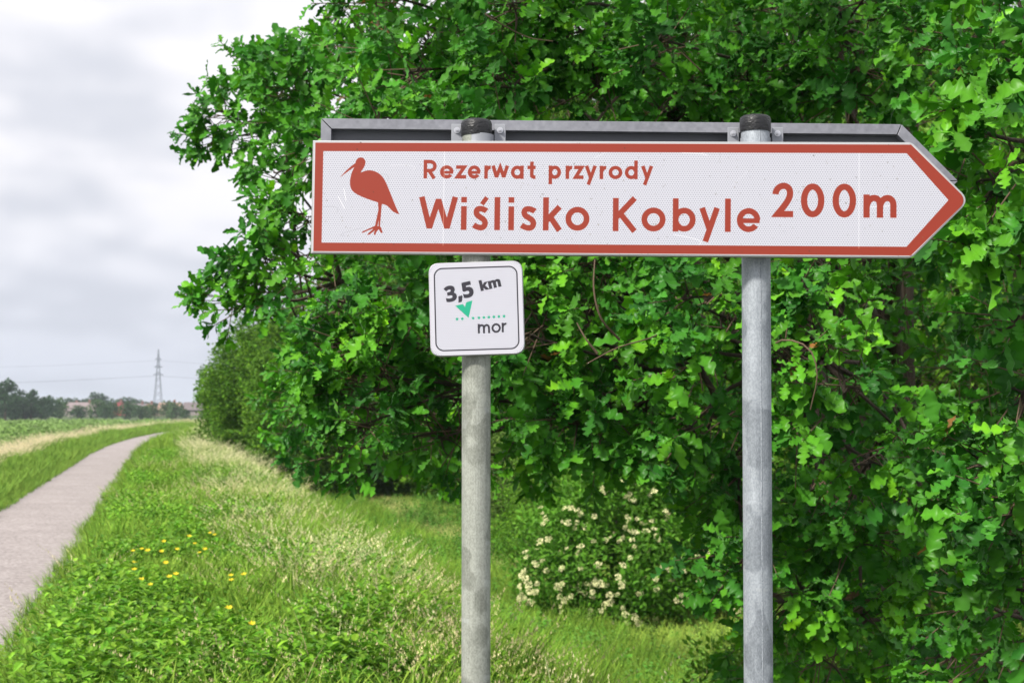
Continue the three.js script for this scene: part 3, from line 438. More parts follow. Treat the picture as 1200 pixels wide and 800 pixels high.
// ---------------------------------------------------------------- broad-leaved trees and shrubs farther off
function makeTree(o) {                                           // o.lobes: [x, y, z, r] in metres from the base
  const r = rng(o.seed), root = thing(o.name ?? 'broadleaf_tree', o.base, o.label, o.category ?? 'tree', o.group), list = [], cl = o.cluster, bark = [];
  for (const [x, y, z, R] of o.lobes) {
    const c = V(x, y, z); bark.push(tube([V((r() - 0.5) * 0.1, Math.max(0.1, y * 0.3), (r() - 0.5) * 0.1), V(x * 0.4, y * 0.62, z * 0.4), c], o.girth * 0.45, 0.015, 6, 5));
    const n = Math.round(o.n * R * R);
    for (let i = 0; i < n; i++) {
      const q = rv(r); q.setLength(0.45 + 0.6 * Math.pow(r(), 0.6)); const p = c.clone().addScaledVector(q, R); if (p.y < 0.12) continue;
      if (noise(p.x * o.gap + 9, p.y * o.gap, p.z * o.gap + o.seed) < 0.3) continue;
      const s = 0.75 + 0.6 * r(), e = new THREE.Euler(r() * 0.9 - 0.45, r() * 6.28, r() * 0.9 - 0.45), k = greens(r, o.colA, o.colB, 0.2);
      list.push([new THREE.Matrix4().compose(p, new THREE.Quaternion().setFromEuler(e), V(s, s, s)), k]);
    }
  }
  mesh(o.shrub ? 'stem' : 'trunk', mergeGeometries([tube([V(0, -0.3, 0), V(0.03, o.top * 0.3, 0), V(0, o.top * 0.75, 0.05)], o.girth, o.girth * 0.3, 8, 8), ...bark].map((g) => g)), M.bark, root);
  inst(o.shrub ? 'foliage' : 'crown', cl, M.leaf, list, root);
  return root;
}
const spray = [leafCluster(5, 18, 0.25, 0.12, 0.36), leafCluster(6, 18, 0.25, 0.12, 0.34), leafCluster(8, 20, 0.2, 0.075, 0.26), leafCluster(9, 26, 0.42, 0.15, 0.34)];
const REAR = [[0.055, 0.155, 0.007], [0.115, 0.255, 0.012]], DARK = REAR, MIDG = [[0.08, 0.22, 0.01], [0.15, 0.33, 0.02]], OLIVE = [[0.08, 0.17, 0.02], [0.13, 0.23, 0.035]];
function crownLobes(seed, h, rad, low, n) { const r = rng(seed), L = []; for (let i = 0; i < n; i++) { const t = (i + 0.5) / n, y = lerp(low, h, t), w = rad * Math.sqrt(Math.max(0.12, 1 - Math.pow((t - 0.42) / 0.62, 2))), a = i * 2.4 + r(); L.push([Math.cos(a) * w * 0.55, y, Math.sin(a) * w * 0.55, w * (0.5 + 0.22 * r())]); } return L; }
{
  const T = (px, d, dyTop, rad, seed, cols, label, n = 190, low = 0.5, lobes = 12, cl = seed % 2) => { const x = (px - 600) / F * d, b = onGround(x, -d), h = EYE + (476 - dyTop) / F * d - b.y; return makeTree({ seed, base: b, label, girth: 0.16, top: h, gap: 0.9, n, cluster: spray[cl], colA: cols[0], colB: cols[1], lobes: crownLobes(seed, h - rad * 0.45, rad, low, lobes), }); };
  T(305, 62, 352, 2.3, 31, REAR, 'rounded green tree standing at the end of the levee grass, just behind the oak');
  T(268, 70, 400, 1.5, 32, REAR, 'shorter green tree on the outer left flank of the tree row');
  T(365, 57, 330, 2.6, 33, REAR, 'green tree behind the hanging oak branches, left of the small square plate');
  T(470, 62, 130, 3.4, 34, DARK, 'tall dark tree of the tree row, seen below the left end of the arrow board', 60, 0.5, 16, 3);
  T(590, 56, -20, 4.2, 35, DARK, 'tall dark tree of the tree row, seen behind the left post', 55, 0.5, 18, 3);
  T(720, 50, -60, 4.2, 36, DARK, 'tall dark tree of the tree row rising behind the flowering elder', 55, 0.5, 18, 3);
  T(860, 42, -80, 4.0, 37, DARK, 'tall dark tree of the tree row, deep behind the right post', 55, 0.5, 18, 3);
  T(1000, 34, -80, 3.4, 38, DARK, 'shaded tree deep behind the oak, right of the right post', 60, 0.5, 16, 3);
  T(1150, 26, -80, 2.8, 39, DARK, 'shaded tree deep behind the oak near the right edge', 60, 0.5, 16, 3);
  const S = (px, py, d, h, rad, seed, cols, label, n = 260, cl = 2) => { const x = (px - 600) / F * d, b = onGround(x, -d); return makeTree({ name: 'shrub', category: 'shrub', shrub: true, seed, base: b, label, girth: 0.03, top: h, gap: 2.2, n, cluster: spray[cl], colA: cols[0], colB: cols[1], lobes: crownLobes(seed, h - rad * 0.5, rad, rad * 0.35, 8) }); };
  S(590, 600, 42, 3.6, 1.3, 51, OLIVE, 'loose olive green shrub behind the meadow, right of the left post', 230);
  S(640, 560, 33, 3.2, 1.1, 52, MIDG, 'fresh green shrub just behind the left side of the flowering elder');
  S(455, 570, 60, 1.6, 1.4, 53, MIDG, 'low shrub at the far end of the meadow under the oak branches');
  S(520, 570, 60, 1.7, 1.5, 54, MIDG, 'low shrub at the far end of the meadow, next to the left post');
  S(390, 570, 62, 1.5, 1.4, 55, MIDG, 'low shrub at the foot of the tree row where the dry grass ends');
  S(330, 560, 68, 1.5, 1.4, 56, MIDG, 'low shrub at the foot of the rounded tree');
  S(830, 690, 30, 2.2, 0.9, 57, DARK, 'dark leafy shrub in the shade right of the flowering elder');
  S(900, 760, 15, 1.7, 0.9, 58, DARK, 'dark undergrowth shrub behind the foot of the right post');
  S(1040, 760, 14, 1.8, 1.0, 59, DARK, 'dark undergrowth shrub under the oak, right of the right post');
  S(1150, 760, 13, 1.8, 1.0, 60, DARK, 'dark undergrowth shrub under the nearer oak by the right edge');
}
{ // the flowering elder
  const d = 25.5, b = onGround((715 - 600) / F * d, -d), r = rng(71), lobes = [[-1.05, 0.75, 0.2, 0.62], [-0.75, 1.5, 0, 0.7], [-0.2, 0.9, 0.5, 0.75], [0, 1.9, -0.1, 0.8], [0.55, 1.0, 0.4, 0.75], [0.75, 1.7, 0, 0.75], [1.2, 0.9, 0, 0.7], [0.2, 2.4, 0, 0.55], [1.4, 1.6, -0.2, 0.6], [1.9, 1.1, 0.1, 0.7], [2.3, 0.7, 0.2, 0.6], [1.9, 1.9, -0.3, 0.6], [-0.5, 0.4, 0.4, 0.45], [0.3, 0.45, 0.6, 0.5], [1.0, 0.4, 0.4, 0.45]];
  const root = makeTree({ name: 'elder_bush', category: 'shrub', shrub: true, seed: 72, base: b, label: 'elder bush covered in cream flower clusters at the edge of the meadow', girth: 0.05, top: 2, gap: 1.8, n: 300, cluster: leafCluster(77, 20, 0.2, 0.095, 0.26, 0.9), colA: [0.065, 0.21, 0.010], colB: [0.13, 0.32, 0.025], lobes });
  const heads = [1, 2, 3].map((s) => { const q = rng(s * 5), t = new Tris(); for (let i = 0; i < 46; i++) { const a = q() * 6.28, rr = Math.sqrt(q()) * 0.085, c = V(Math.cos(a) * rr, 0.02 - rr * rr * 3 + q() * 0.012, Math.sin(a) * rr), s1 = 0.015 + q() * 0.01, n1 = rv(q).multiplyScalar(s1), n2 = V(n1.z, n1.x * 0.3, -n1.x), k = 0.85 + 0.2 * q(), col = [0.68 * k, 0.67 * k, 0.34 * k]; t.quad(c.clone().add(n1), c.clone().add(n2), c.clone().sub(n1), c.clone().sub(n2), col); } for (let i = 0; i < 5; i++) { const a = i * 1.25; t.tri(V(0, -0.07, 0), V(Math.cos(a) * 0.05, 0, Math.sin(a) * 0.05), V(Math.cos(a) * 0.05 + 0.004, 0, Math.sin(a) * 0.05), [0.1, 0.16, 0.04]); } return t.build(); });
  for (let i = 0; i < 240; i++) { const [x, y, z, R] = lobes[Math.floor(Math.pow(r(), 1.2) * lobes.length)], q = V(r() * 1.7 - 1.2, r() * 1.7 - 0.6, 0.3 + r()).normalize(); const m = mesh('flower_cluster', heads[i % 3], M.petal, root), s = 0.42 + 0.42 * r(); m.position.set(x, y, z).addScaledVector(q, R * 1.08); m.applyQuaternion(new THREE.Quaternion().setFromUnitVectors(V(0, 1, 0), q.clone().add(V(0, 0.7, 0.2)).normalize())); m.scale.setScalar(s); m.rotateY(r() * 6); }
}

// ---------------------------------------------------------------- grass, weeds and flowers
function tuft(seed, n, h, spread, wd, droop, head) {              // a tuft of bent blades; head: share of blades that end in a seed head
  const r = rng(seed), t = new Tris();
  for (let i = 0; i < n; i++) {
    const a = r() * 6.28, rr = Math.sqrt(r()) * spread, b = V(Math.cos(a) * rr, 0, Math.sin(a) * rr), L = h * (0.55 + 0.6 * r()), ta = a + (r() - 0.5) * 2.4, lean = V(Math.cos(ta), 0, Math.sin(ta)), bd = droop * (0.4 + r()), sa = r() * 6.28, sd = V(Math.cos(sa), 0, Math.sin(sa)), k = 0.7 + 0.6 * r(), seedy = r() < head;
    const q = (f) => b.clone().addScaledVector(V(0, 1, 0), L * f * (1 - 0.25 * bd * f)).addScaledVector(lean, L * bd * f * f * 0.9), col = seedy ? [0.75 * k, 0.9 * k, 0.4 * k] : [k * (0.9 + 0.25 * r()), k, k * 0.9], tip = col.map((v) => v * 1.15);
    const w = seedy ? wd * 0.35 : wd, p0 = q(0), p1 = q(0.45), p2 = q(0.8), p3 = q(1);
    t.quad(p0.clone().addScaledVector(sd, w), p0.clone().addScaledVector(sd, -w), p1.clone().addScaledVector(sd, -w), p1.clone().addScaledVector(sd, w), col);
    t.quad(p1.clone().addScaledVector(sd, w), p1.clone().addScaledVector(sd, -w), p2.clone().addScaledVector(sd, -w * 0.7), p2.clone().addScaledVector(sd, w * 0.7), col, tip);
    if (!seedy) t.tri(p2.clone().addScaledVector(sd, -w * 0.7), p2.clone().addScaledVector(sd, w * 0.7), p3, tip);
    else for (let j = 0; j < 9; j++) { const f = 0.78 + 0.26 * j / 9, c = q(f), o = rv(r).multiplyScalar(h * 0.035 * (1.1 - j / 10)); o.y = Math.abs(o.y) * 0.6; const e = c.clone().add(o), sx = rv(r).multiplyScalar(h * 0.007), pc = [1.9 * k, 1.75 * k, 1.7 * k]; t.tri(c, e.clone().add(sx), e.clone().add(V(sx.z, h * 0.02, sx.x)), pc); t.tri(e.clone().add(sx), e.clone().sub(sx), e.clone().add(V(0, h * 0.03, 0)), pc); }
  }
  return t.build();
}
function weed(seed, h, n, len, wide) {                            // a leafy herb: stem with broad folded leaves
  const r = rng(seed), t = new Tris();
  for (let s = 0; s < 3; s++) {
    const a0 = r() * 6.28, foot = V((r() - 0.5) * 0.1, 0, (r() - 0.5) * 0.1), top = foot.clone().add(V(Math.cos(a0) * h * 0.3, h * (0.7 + 0.4 * r()), Math.sin(a0) * h * 0.3));
    t.tri(foot, foot.clone().add(V(0.006, 0, 0)), top, [0.6, 0.75, 0.5]);
    for (let i = 0; i < n; i++) {
      const f = 0.25 + 0.75 * (i + r() * 0.6) / n, p = foot.clone().lerp(top, f), a = i * 2.6 + a0 + r(), L = len * (1.15 - 0.45 * f) * (0.75 + 0.5 * r()), dir = V(Math.cos(a), -0.25 + 1.2 * r(), Math.sin(a)).normalize(), x = dir.clone().cross(V(0, 1, 0)).normalize(), nn = x.clone().cross(dir), k = 0.78 + 0.45 * r(), col = [k * (0.9 + 0.2 * r()), k, k * 0.9];
      const w = L * wide, pt = (u, sd, dz) => p.clone().addScaledVector(dir, L * u).addScaledVector(x, w * sd).addScaledVector(nn, L * dz), A = pt(0.1, 0, 0), m1 = pt(0.5, 0, -0.02), tip = pt(1, 0, -0.16);
      for (const sg of [-1, 1]) { const e1 = pt(0.3, sg, 0.08), e2 = pt(0.65, sg * 0.85, 0.04); t.tri(A, m1, e1, col); t.tri(e1, m1, e2, col); t.tri(e2, m1, tip, col); }
    }
  }
  return t.build();
}
{
  const r = rng(900);
  const sow = (N, d0, d1, u0, u1, keep, fn) => { const out = [[], [], []]; for (let i = 0; i < N; i++) { const d = d0 * Math.pow(d1 / d0, r()), u = lerp(u0, u1, r()), x = u + axis(d), z = -d, px = 600 + F * x / d; if (px < -60 || px > 1260) continue; if (keep && r() > keep(u, d, x, z)) continue; const [s, c, sy = 1] = fn(u, d, x, z), m = new THREE.Matrix4().compose(onGround(x, z, -0.02), new THREE.Quaternion().setFromEuler(new THREE.Euler((r() - 0.5) * 0.3, r() * 6.28, (r() - 0.5) * 0.3)), V(s, s * sy, s)); out[i % 3].push([m, c]); } return out; };
  const place = (name, geos, mat, lists, label, cat) => lists.forEach((l, i) => { const o = inst(name, geos[i % geos.length], mat, l, scene); Object.assign(o.userData, { label, category: cat }); });
  const nz = (x, z, k, s) => noise(x * k, z * k, s);
  const col = (a, b, v) => greens(r, a, b, v);
  // leafy weeds on the verge beside the path
  place('verge_weeds', [weed(1, 0.44, 9, 0.095, 0.30), weed(2, 0.34, 8, 0.085, 0.38), weed(3, 0.60, 11, 0.10, 0.22)], M.weed, sow(10000, 8.5, 60, -1.12, 2.6, (u, d, x, z) => (u < -0.9 ? 0.4 : u > 1.5 ? 0.4 : 1) * (0.5 + 0.9 * nz(x, z, 0.8, 3)), (u, d, x, z) => [(0.4 + 0.35 * r() + 0.5 * sstep(nz(x, z, 0.9, 41), 0.35, 0.75)) * (u < -0.8 ? 0.6 : 1), col([0.09, 0.27, 0.012], [0.22, 0.42, 0.03], 0.3)]), 'broad leaved green weeds covering the verge between path and dry grass', 'weeds');
  // grass of the verge and both path edges
  const gs = [tuft(11, 16, 0.34, 0.11, 0.0042, 0.45, 0), tuft(12, 18, 0.42, 0.12, 0.0045, 0.55, 0.08), tuft(13, 16, 0.3, 0.11, 0.004, 0.4, 0)];
  place('verge_grass', gs, M.grass, sow(15000, 8.5, 140, -1.36, 2.8, null, (u, d) => [(0.7 + 0.6 * r()) * (1 + d / 220) * (u < -1.0 ? 0.5 : 1), col([0.10, 0.22, 0.022], [0.20, 0.31, 0.045], 0.2)]), 'green grass along the right edge of the path', 'grass');
  place('shoulder_grass', gs, M.grass, sow(11000, 18, 150, -5.6, -3.2, null, (u, d) => [(0.7 + 0.5 * r()) * (1 + d / 200) * (u > -3.6 ? 0.6 : 1), col([0.085, 0.19, 0.026], [0.19, 0.30, 0.05], 0.3)]), 'bright green grass along the left edge of the path', 'grass');
  place('plume_grass', [tuft(41, 9, 0.8, 0.12, 0.0036, 0.7, 0.8), tuft(42, 9, 0.7, 0.12, 0.0036, 0.9, 0.7), tuft(43, 8, 0.9, 0.12, 0.0036, 0.8, 0.9)], M.dry, sow(1900, 8.5, 60, -1.0, 3.4, (u, d, x, z) => (u > 0.6 ? 0.6 : 0.2) * sstep(nz(x, z, 0.8, 77), 0.45, 0.7), (u, d) => [0.6 + 0.5 * r(), new THREE.Color(0.34, 0.33, 0.18).multiplyScalar(0.75 + 0.5 * r())]), 'scattered feathery grass heads standing above the verge weeds', 'grass');
  // dry tall grass on both shoulders
  const dryT = [tuft(21, 13, 0.72, 0.14, 0.0034, 0.6, 0.75), tuft(22, 13, 0.8, 0.15, 0.0034, 0.75, 0.85), tuft(23, 14, 0.62, 0.14, 0.0034, 0.5, 0.6)];
  place('dry_grass', dryT, M.dry, sow(6500, 9.5, 150, 0.9, 4.2, (u, d, x, z) => { const c = Math.exp(-Math.pow((u - 2.1) / (d > 45 ? 1.3 : 0.75), 2)); return c * sstep(nz(x, z, 0.45, 12), 0.3, 0.62) * (d > 40 ? 0.9 : 0.26); }, (u, d) => [(0.6 + 0.5 * r()) * (1 + d / 400), new THREE.Color(0.36, 0.37, 0.22).multiplyScalar(0.8 + 0.5 * r())]), 'pale dry grass with feathery seed heads along the crest right of the weeds', 'grass');
  place('dry_grass', dryT, M.dry, sow(5500, 28, 200, -8.6, -5.1, (u, d, x, z) => 0.35 + 0.65 * sstep(nz(x, z, 0.3, 12), 0.25, 0.6), (u, d) => [(0.55 + 0.45 * r()) * (1 + d / 400), new THREE.Color(0.40, 0.37, 0.25).multiplyScalar(0.8 + 0.5 * r())]), 'straw coloured tall grass on the left shoulder of the levee', 'grass');
  // slope and meadow
  const ms = [tuft(31, 22, 0.30, 0.17, 0.0042, 0.6, 0.12), tuft(32, 22, 0.22, 0.18, 0.0048, 0.8, 0.15), tuft(33, 20, 0.40, 0.17, 0.004, 0.4, 0.4)];
  place('slope_grass', ms, M.grass, sow(15000, 9, 110, 1.6, 7.2, null, (u, d, x, z) => [(0.7 + 0.6 * r()) * (1 + d / 200), col([0.09, 0.21, 0.02], [0.20, 0.32, 0.045], 0.2).multiplyScalar(0.75 + 0.5 * nz(x, z, 0.5, 5))]), 'rank green grass down the right slope of the levee', 'grass');
  place('meadow_grass', ms, M.grass, sow(30000, 11, 90, 5.2, 16, (u, d, x) => 1, (u, d, x, z) => { const strip = Math.exp(-Math.pow((u - 7.6 - d * 0.012) / 0.7, 2)) * sstep(d, 24, 34); return [(0.4 + 0.45 * r() * r()) * (1 + d / 160), col([0.15, 0.26, 0.035], [0.27, 0.37, 0.07], 0.18).lerp(new THREE.Color(0.48, 0.47, 0.22), strip * 0.7).multiplyScalar(0.6 + 0.8 * nz(x, z, 0.5, 15))]; }), 'short yellowish meadow grass between the slope and the trees', 'grass');
  place('slope_weeds', [weed(5, 0.42, 9, 0.08, 0.3), weed(6, 0.36, 9, 0.075, 0.35)], M.weed, sow(9000, 10, 60, 2.2, 13, (u, d, x, z) => sstep(nz(x, z, 0.4, 33), 0.42, 0.68), (u, d) => [0.8 + 0.6 * r(), col([0.08, 0.24, 0.016], [0.13, 0.32, 0.03], 0.2)]), 'patches of dark leafy herbs on the slope and in the meadow', 'weeds');
  place('meadow_herbs', [weed(7, 0.22, 7, 0.06, 0.34), weed(8, 0.18, 7, 0.055, 0.4), weed(9, 0.28, 8, 0.06, 0.26)], M.weed, sow(13000, 12, 60, 2.6, 14, (u, d, x, z) => 0.3 + 0.7 * sstep(nz(x, z, 0.9, 61), 0.4, 0.6), (u, d) => [0.7 + 0.7 * r(), col([0.09, 0.24, 0.02], [0.24, 0.36, 0.06], 0.3)]), 'low mixed herbs growing through the grass of slope and meadow', 'weeds');
  // yellow flowers scattered in the weeds
  const yf = () => { const g = thing('yellow_flower', V(0, 0, 0), 'small yellow flower standing among the verge weeds', 'flower', 'yellow flowers in the verge weeds'); const st = new Tris(); st.tri(V(-0.003, 0, 0), V(0.003, 0, 0), V(0, 0.5, 0), [0.1, 0.2, 0.04]); st.tri(V(0, 0, -0.003), V(0, 0, 0.003), V(0, 0.5, 0), [0.1, 0.2, 0.04]); mesh('stem', st.build(), M.petal, g); const pt = new Tris(); for (let i = 0; i < 6; i++) { const a = i * 1.047, q = (b, R, y) => V(Math.cos(b) * R, 0.5 + y, Math.sin(b) * R); pt.quad(V(0, 0.5, 0), q(a - 0.42, 0.026, 0.016), q(a, 0.034, 0.022), q(a + 0.42, 0.026, 0.016), [0.75, 0.58, 0.02]); } mesh('petals', pt.build(), M.petal, g); return g; };
  const proto = yf(), spots = [[160, 642], [171, 641], [177, 641], [188, 641], [195, 628], [218, 626], [230, 636], [242, 639], [208, 639], [160, 653], [161, 665], [181, 681], [194, 651], [207, 667], [203, 671], [250, 622], [258, 625], [240, 646], [273, 671], [280, 677], [297, 669], [292, 723], [270, 706], [168, 677]];
  spots.forEach(([px, py], i) => { let o = proto; if (i) { o = proto.clone(); o.name = numbered('yellow_flower'); scene.add(o); } const d = 1.5 * F / (py - 476), q = at(px, py, d), s = 0.68 + 0.3 * r(); o.position.set(q.x, q.y - 0.5 * s, q.z); o.scale.setScalar(s); o.rotation.set(0.35, r() * 6, (r() - 0.5) * 0.4); });
}

// ---------------------------------------------------------------- far away: scrub, tree lines, the village, the pylon
{
  const farMat = leafMat(0.25, 0), r = rng(4000);
  const clump = (seed, h, rad, low, n, fs) => { const q = rng(seed), t = new Tris(), L = crownLobes(seed, h - rad * 0.5, rad, low, 9); for (const [x, y, z, R] of L) for (let i = 0; i < n; i++) { const v = rv(q); v.setLength(0.6 + 0.45 * q()); const p = V(x, y, z).addScaledVector(v, R), a = rv(q).multiplyScalar(fs), b = rv(q).multiplyScalar(fs), k = 0.7 + 0.6 * q(); t.tri(p, p.clone().add(a), p.clone().add(b), [k, k, k]); t.tri(p.clone().add(a), p.clone().add(b), p.clone().add(a).add(b), [k, k, k]); } return t.build(); };
  const crowns = [clump(61, 12, 4, 2, 130, 0.75), clump(62, 9, 4.2, 1.6, 130, 0.75), clump(63, 14, 3, 2.5, 130, 0.7)], trunkG = tube([V(0, -0.5, 0), V(0.1, 3, 0), V(0, 8, 0.1)], 0.35, 0.12, 6, 6);
  const mats = [[0.035, 0.085, 0.03], [0.05, 0.11, 0.035], [0.07, 0.14, 0.04], [0.09, 0.15, 0.05]].map((c) => { const m = farMat.clone(); m.color.setRGB(...c); return m; });
  const far = (px, d, top, wide, v, mi, label, group) => { const x = (px - 600) / F * d, b = V(x, height(x, -d), -d), h = EYE + (478 - top) / F * d - b.y, hh = [12, 9, 14][v], ww = [4, 4.2, 3][v] * 2 * 0.95, o = thing('field_tree', b, label, 'tree', group); mesh('trunk', trunkG, M.bark, o); mesh('crown', crowns[v], mats[mi], o); o.scale.set(wide / F * d / ww, h / hh, wide / F * d / ww); o.rotation.y = r() * 6; return o; };
  const G1 = 'tall trees of the wood at the left edge of the fields', L1 = 'tall dark tree in the wood at the left edge beyond the fields';
  far(6, 430, 442, 34, 0, 0, 'tallest tree of the distant wood, at the very left edge');
  for (const [px, top, w, v] of [[22, 456, 24, 1], [-8, 450, 30, 0], [36, 457, 22, 2], [48, 464, 24, 1], [58, 463, 20, 0], [14, 462, 26, 1], [30, 466, 30, 1], [2, 460, 28, 1]]) far(px, 440 + r() * 40, top, w, v, 0, L1, G1);
  const G2 = 'trees between the fields and the village houses';
  for (const [px, top, w, v, m, label] of [[70, 465, 22, 1, 2, 'light green tree standing alone between the distant wood and the village'], [92, 475, 20, 1, 1, 'tree in front of the middle of the long mauve roof'], [114, 467, 22, 0, 2, 'light green tree at the right end of the long mauve roof'], [132, 471, 20, 1, 1, 'dark tree just left of the small red house'], [152, 470, 24, 1, 1, 'wide dark tree just right of the small red house'], [176, 474, 22, 1, 2, 'light tree below the narrow house with the yellow gable'], [196, 469, 18, 1, 3, 'reddish green tree in front of the faded orange roof'], [206, 471, 20, 1, 2, 'tree at the right end of the faded orange roof'], [216, 480, 14, 1, 1, 'low tree last in the row, at the edge of the green field'], [122, 475, 16, 1, 1, 'low tree between the long mauve roof and the red house'], [164, 475, 18, 1, 1, 'low tree in front of the grey roofed house']]) far(px, 470 + r() * 30, top, w, v, m, label, G2);
  const G3 = 'trees rising behind the village roofs', L3 = 'bluish tree rising behind the village roofs';
  for (const [px, top, w, v] of [[84, 466, 26, 1], [100, 467, 26, 1], [113, 459, 22, 0], [121, 464, 20, 1], [137, 467, 26, 1], [150, 465, 24, 1], [161, 468, 22, 1], [172, 471, 20, 1], [184, 472, 22, 1], [206, 473, 24, 1], [236, 464, 16, 0]]) far(px, 690 + r() * 120, top, w, v, 0, L3, G3);
  // scrub across the field: one mass of bushes
  const scrubG = [clump(81, 2.4, 1.6, 0.3, 40, 0.36), clump(82, 2.0, 1.8, 0.3, 40, 0.36)];
  for (const k of [0, 1]) { const list = []; for (let i = 0; i < 700; i++) { const d = lerp(150, 330, Math.pow(r(), 0.8)), px = -60 + r() * 380, x = (px - 600) / F * d, u = across(x, -d); if (u > -13) continue; if (d < 215 && px > 40 + 60 * noise(d * 0.1, 2) && d < 190) continue; const s = 0.45 + 0.4 * r(); list.push([new THREE.Matrix4().compose(V(x, height(x, -d) - 0.1, -d), new THREE.Quaternion().setFromEuler(new THREE.Euler(0, r() * 6, 0)), V(s * 1.3, s * 0.9, s * 1.3)), greens(r, [0.17, 0.30, 0.055], [0.26, 0.39, 0.11], 0.2)]); } Object.assign(inst('field_scrub', scrubG[k], farMat, list, scene).userData, { label: 'low grey green willow scrub across the far field', category: 'scrub' }); }
  // houses
  const plaster = (c) => std({ color: new THREE.Color(...c), roughness: 0.9 }), glass = std({ color: new THREE.Color(0.03, 0.035, 0.045), roughness: 0.15 });
  const house = (px, py0, d, w, h, dep, rh, turn, wall, roof, label) => {
    const x = (px - 600) / F * d, base = V(x, height(x, -d), -d), o = thing('village_house', base, label, 'house'); o.rotation.y = turn;
    const shp = new THREE.Shape(); shp.moveTo(-dep / 2, 0); shp.lineTo(dep / 2, 0); shp.lineTo(dep / 2, h); shp.lineTo(0, h + rh); shp.lineTo(-dep / 2, h); shp.closePath();
    const bg = new THREE.ExtrudeGeometry(shp, { depth: w, bevelEnabled: false }); bg.translate(0, 0, -w / 2); bg.rotateY(Math.PI / 2); mesh('wall', bg, plaster(wall), o);
    const sl = Math.hypot(dep / 2, rh) + 0.7, an = Math.atan2(rh, dep / 2); const slabs = [-1, 1].map((s) => { const g = new THREE.BoxGeometry(w + 1, 0.3, sl); g.translate(0, 0.17, s * sl / 2); g.rotateX(s * an); g.translate(0, h + rh, 0); return g; });
    const rf = mesh('roof', mergeGeometries(slabs), plaster(roof), o); const ch = new THREE.BoxGeometry(0.8, 2, 0.8); ch.translate(w * 0.2, h + rh + 0.4, 0.3); mesh('chimney', ch, plaster([0.2, 0.1, 0.08]), rf);
    for (let i = 0; i < Math.max(2, Math.floor(w / 4)); i++) { const g = new THREE.BoxGeometry(1.3, 1.5, 0.1); g.translate(-w / 2 + 2 + i * (w - 4) / Math.max(1, Math.floor(w / 4) - 1), h * 0.55, dep / 2 + 0.03); mesh('window', g, glass, o); }
    return o;
  };
  house(98, 0, 600, 12, 2.5, 8, 3.0, 0.15, [0.36, 0.32, 0.28], [0.24, 0.19, 0.19], 'long low house with a dull mauve roof, left end of the village');
  house(87, 0, 640, 7, 2.4, 7, 3.0, 1.2, [0.5, 0.42, 0.4], [0.32, 0.22, 0.22], 'gabled house half hidden behind the long mauve roofed house');
  house(140, 0, 620, 4, 3.0, 4, 2.6, 1.35, [0.5, 0.10, 0.09], [0.34, 0.07, 0.07], 'small bright red house in the middle of the village');
  house(163, 0, 640, 7, 2.3, 7, 2.8, 0.2, [0.4, 0.38, 0.36], [0.2, 0.17, 0.18], 'grey roofed house right of the red house');
  house(176, 0, 610, 4, 2.6, 4, 2.4, 1.4, [0.55, 0.45, 0.24], [0.3, 0.17, 0.12], 'narrow house with a yellow gable below the pylon');
  house(200, 0, 640, 9, 2.5, 7, 3.0, -0.1, [0.42, 0.33, 0.27], [0.30, 0.19, 0.15], 'house with a faded orange tiled roof right of the pylon');
  house(230, 0, 660, 10, 2.6, 7, 3, 0.1, [0.28, 0.24, 0.22], [0.16, 0.13, 0.13], 'low dark roofed barn beside the green field, right end of the village');
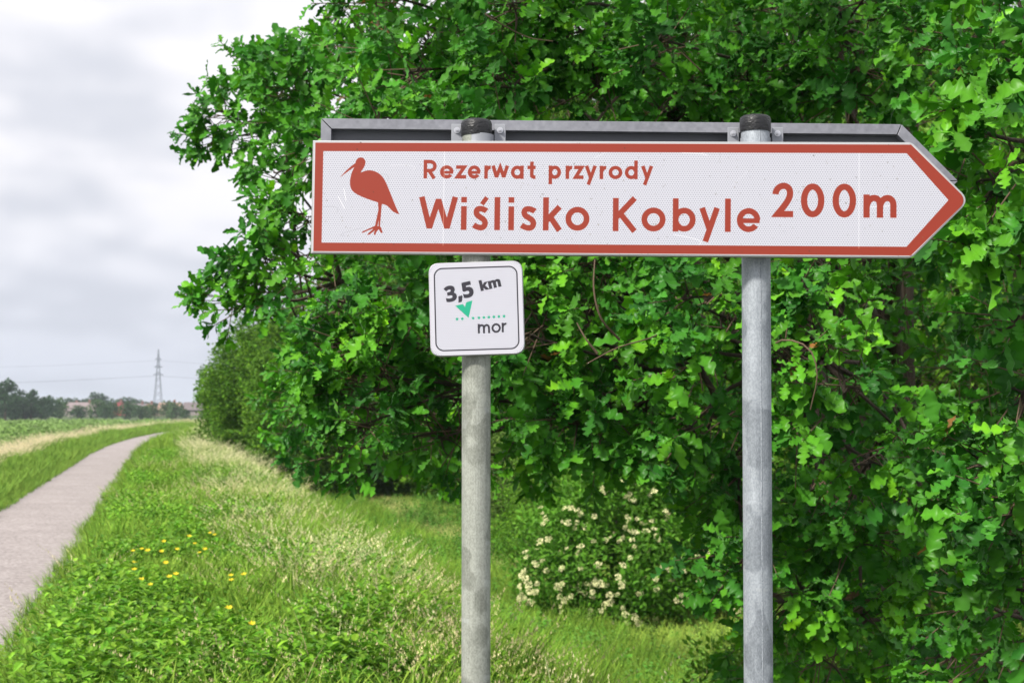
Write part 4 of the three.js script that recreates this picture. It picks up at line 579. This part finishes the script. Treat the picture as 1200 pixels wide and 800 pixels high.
  // the pylon
  { const d = 860, x = (185 - 600) / F * d, base = V(x, height(x, -d), -d), H = EYE + (476 - 409) / F * d - base.y, o = thing('power_pylon', base, 'steel lattice power pylon standing behind the village', 'pylon'), met = std({ color: new THREE.Color(0.16, 0.18, 0.22), roughness: 0.7, metalness: 0.2 });
    const bar = (a, b, w) => { const g = new THREE.BoxGeometry(w, 1, w); g.applyMatrix4(basis(a.clone().lerp(b, 0.5), b.clone().sub(a), V(0.1, 0.2, 1), 1, a.distanceTo(b), 1)); return g; };
    const half = (t) => t < 0.62 ? lerp(2.5, 0.95, t / 0.62) : lerp(0.95, 0.15, (t - 0.62) / 0.38), corner = (t, k) => V(half(t) * [1, 1, -1, -1][k], H * t, half(t) * [1, -1, -1, 1][k]);
    for (let k = 0; k < 4; k++) mesh('leg', mergeGeometries([bar(corner(0, k), corner(0.62, k), 0.24), bar(corner(0.62, k), corner(1, k), 0.2)]), met, o);
    const br = []; for (let i = 0, t = 0; i < 12; i++) { const n = Math.min(1, t + 0.125 * (1 - i * 0.04)); for (let k = 0; k < 4; k++) { br.push(bar(corner(t, k), corner(n, (k + 1) % 4), 0.1), bar(corner(t, (k + 1) % 4), corner(n, k), 0.1)); } t = n; if (t >= 1) break; } mesh('brace', mergeGeometries(br), met, o).userData.kind = 'stuff';
    for (const [t, w] of [[0.60, 2.9], [0.72, 2.4], [0.84, 1.9]]) mesh('cross_arm', mergeGeometries([bar(V(-w, H * t, 0), V(w, H * t, 0), 0.3), bar(V(-w, H * t, 0), V(0, H * (t + 0.035), 0), 0.2), bar(V(w, H * t, 0), V(0, H * (t + 0.035), 0), 0.2)]), met, o);
    const wires = (dirx, dz, label) => { [[0.58, 2.9], [0.82, 1.9]].forEach(([t, w], i) => { const a = V(base.x + dirx * w * 0.6, base.y + H * t, base.z), b = V(base.x + dirx * 260, base.y + H * t * 0.94, base.z + dz), m = a.clone().lerp(b, 0.5); m.y -= 5; tag(mesh('power_line', new THREE.TubeGeometry(new THREE.CatmullRomCurve3([a, a.clone().lerp(b, 0.25).add(V(0, -3.7, 0)), m, a.clone().lerp(b, 0.75).add(V(0, -3.7, 0)), b]), 24, i ? 0.04 : 0.07, 4), met, scene), (i ? 'thin upper' : 'lower') + ' power line sagging from the pylon ' + label, 'power line'); }); };
    wires(-1, 120, 'towards the left edge'); wires(1, -60, 'towards the tree row'); }
}
console.log('oak leaves', nLeaves);
renderer.render(scene, camera);
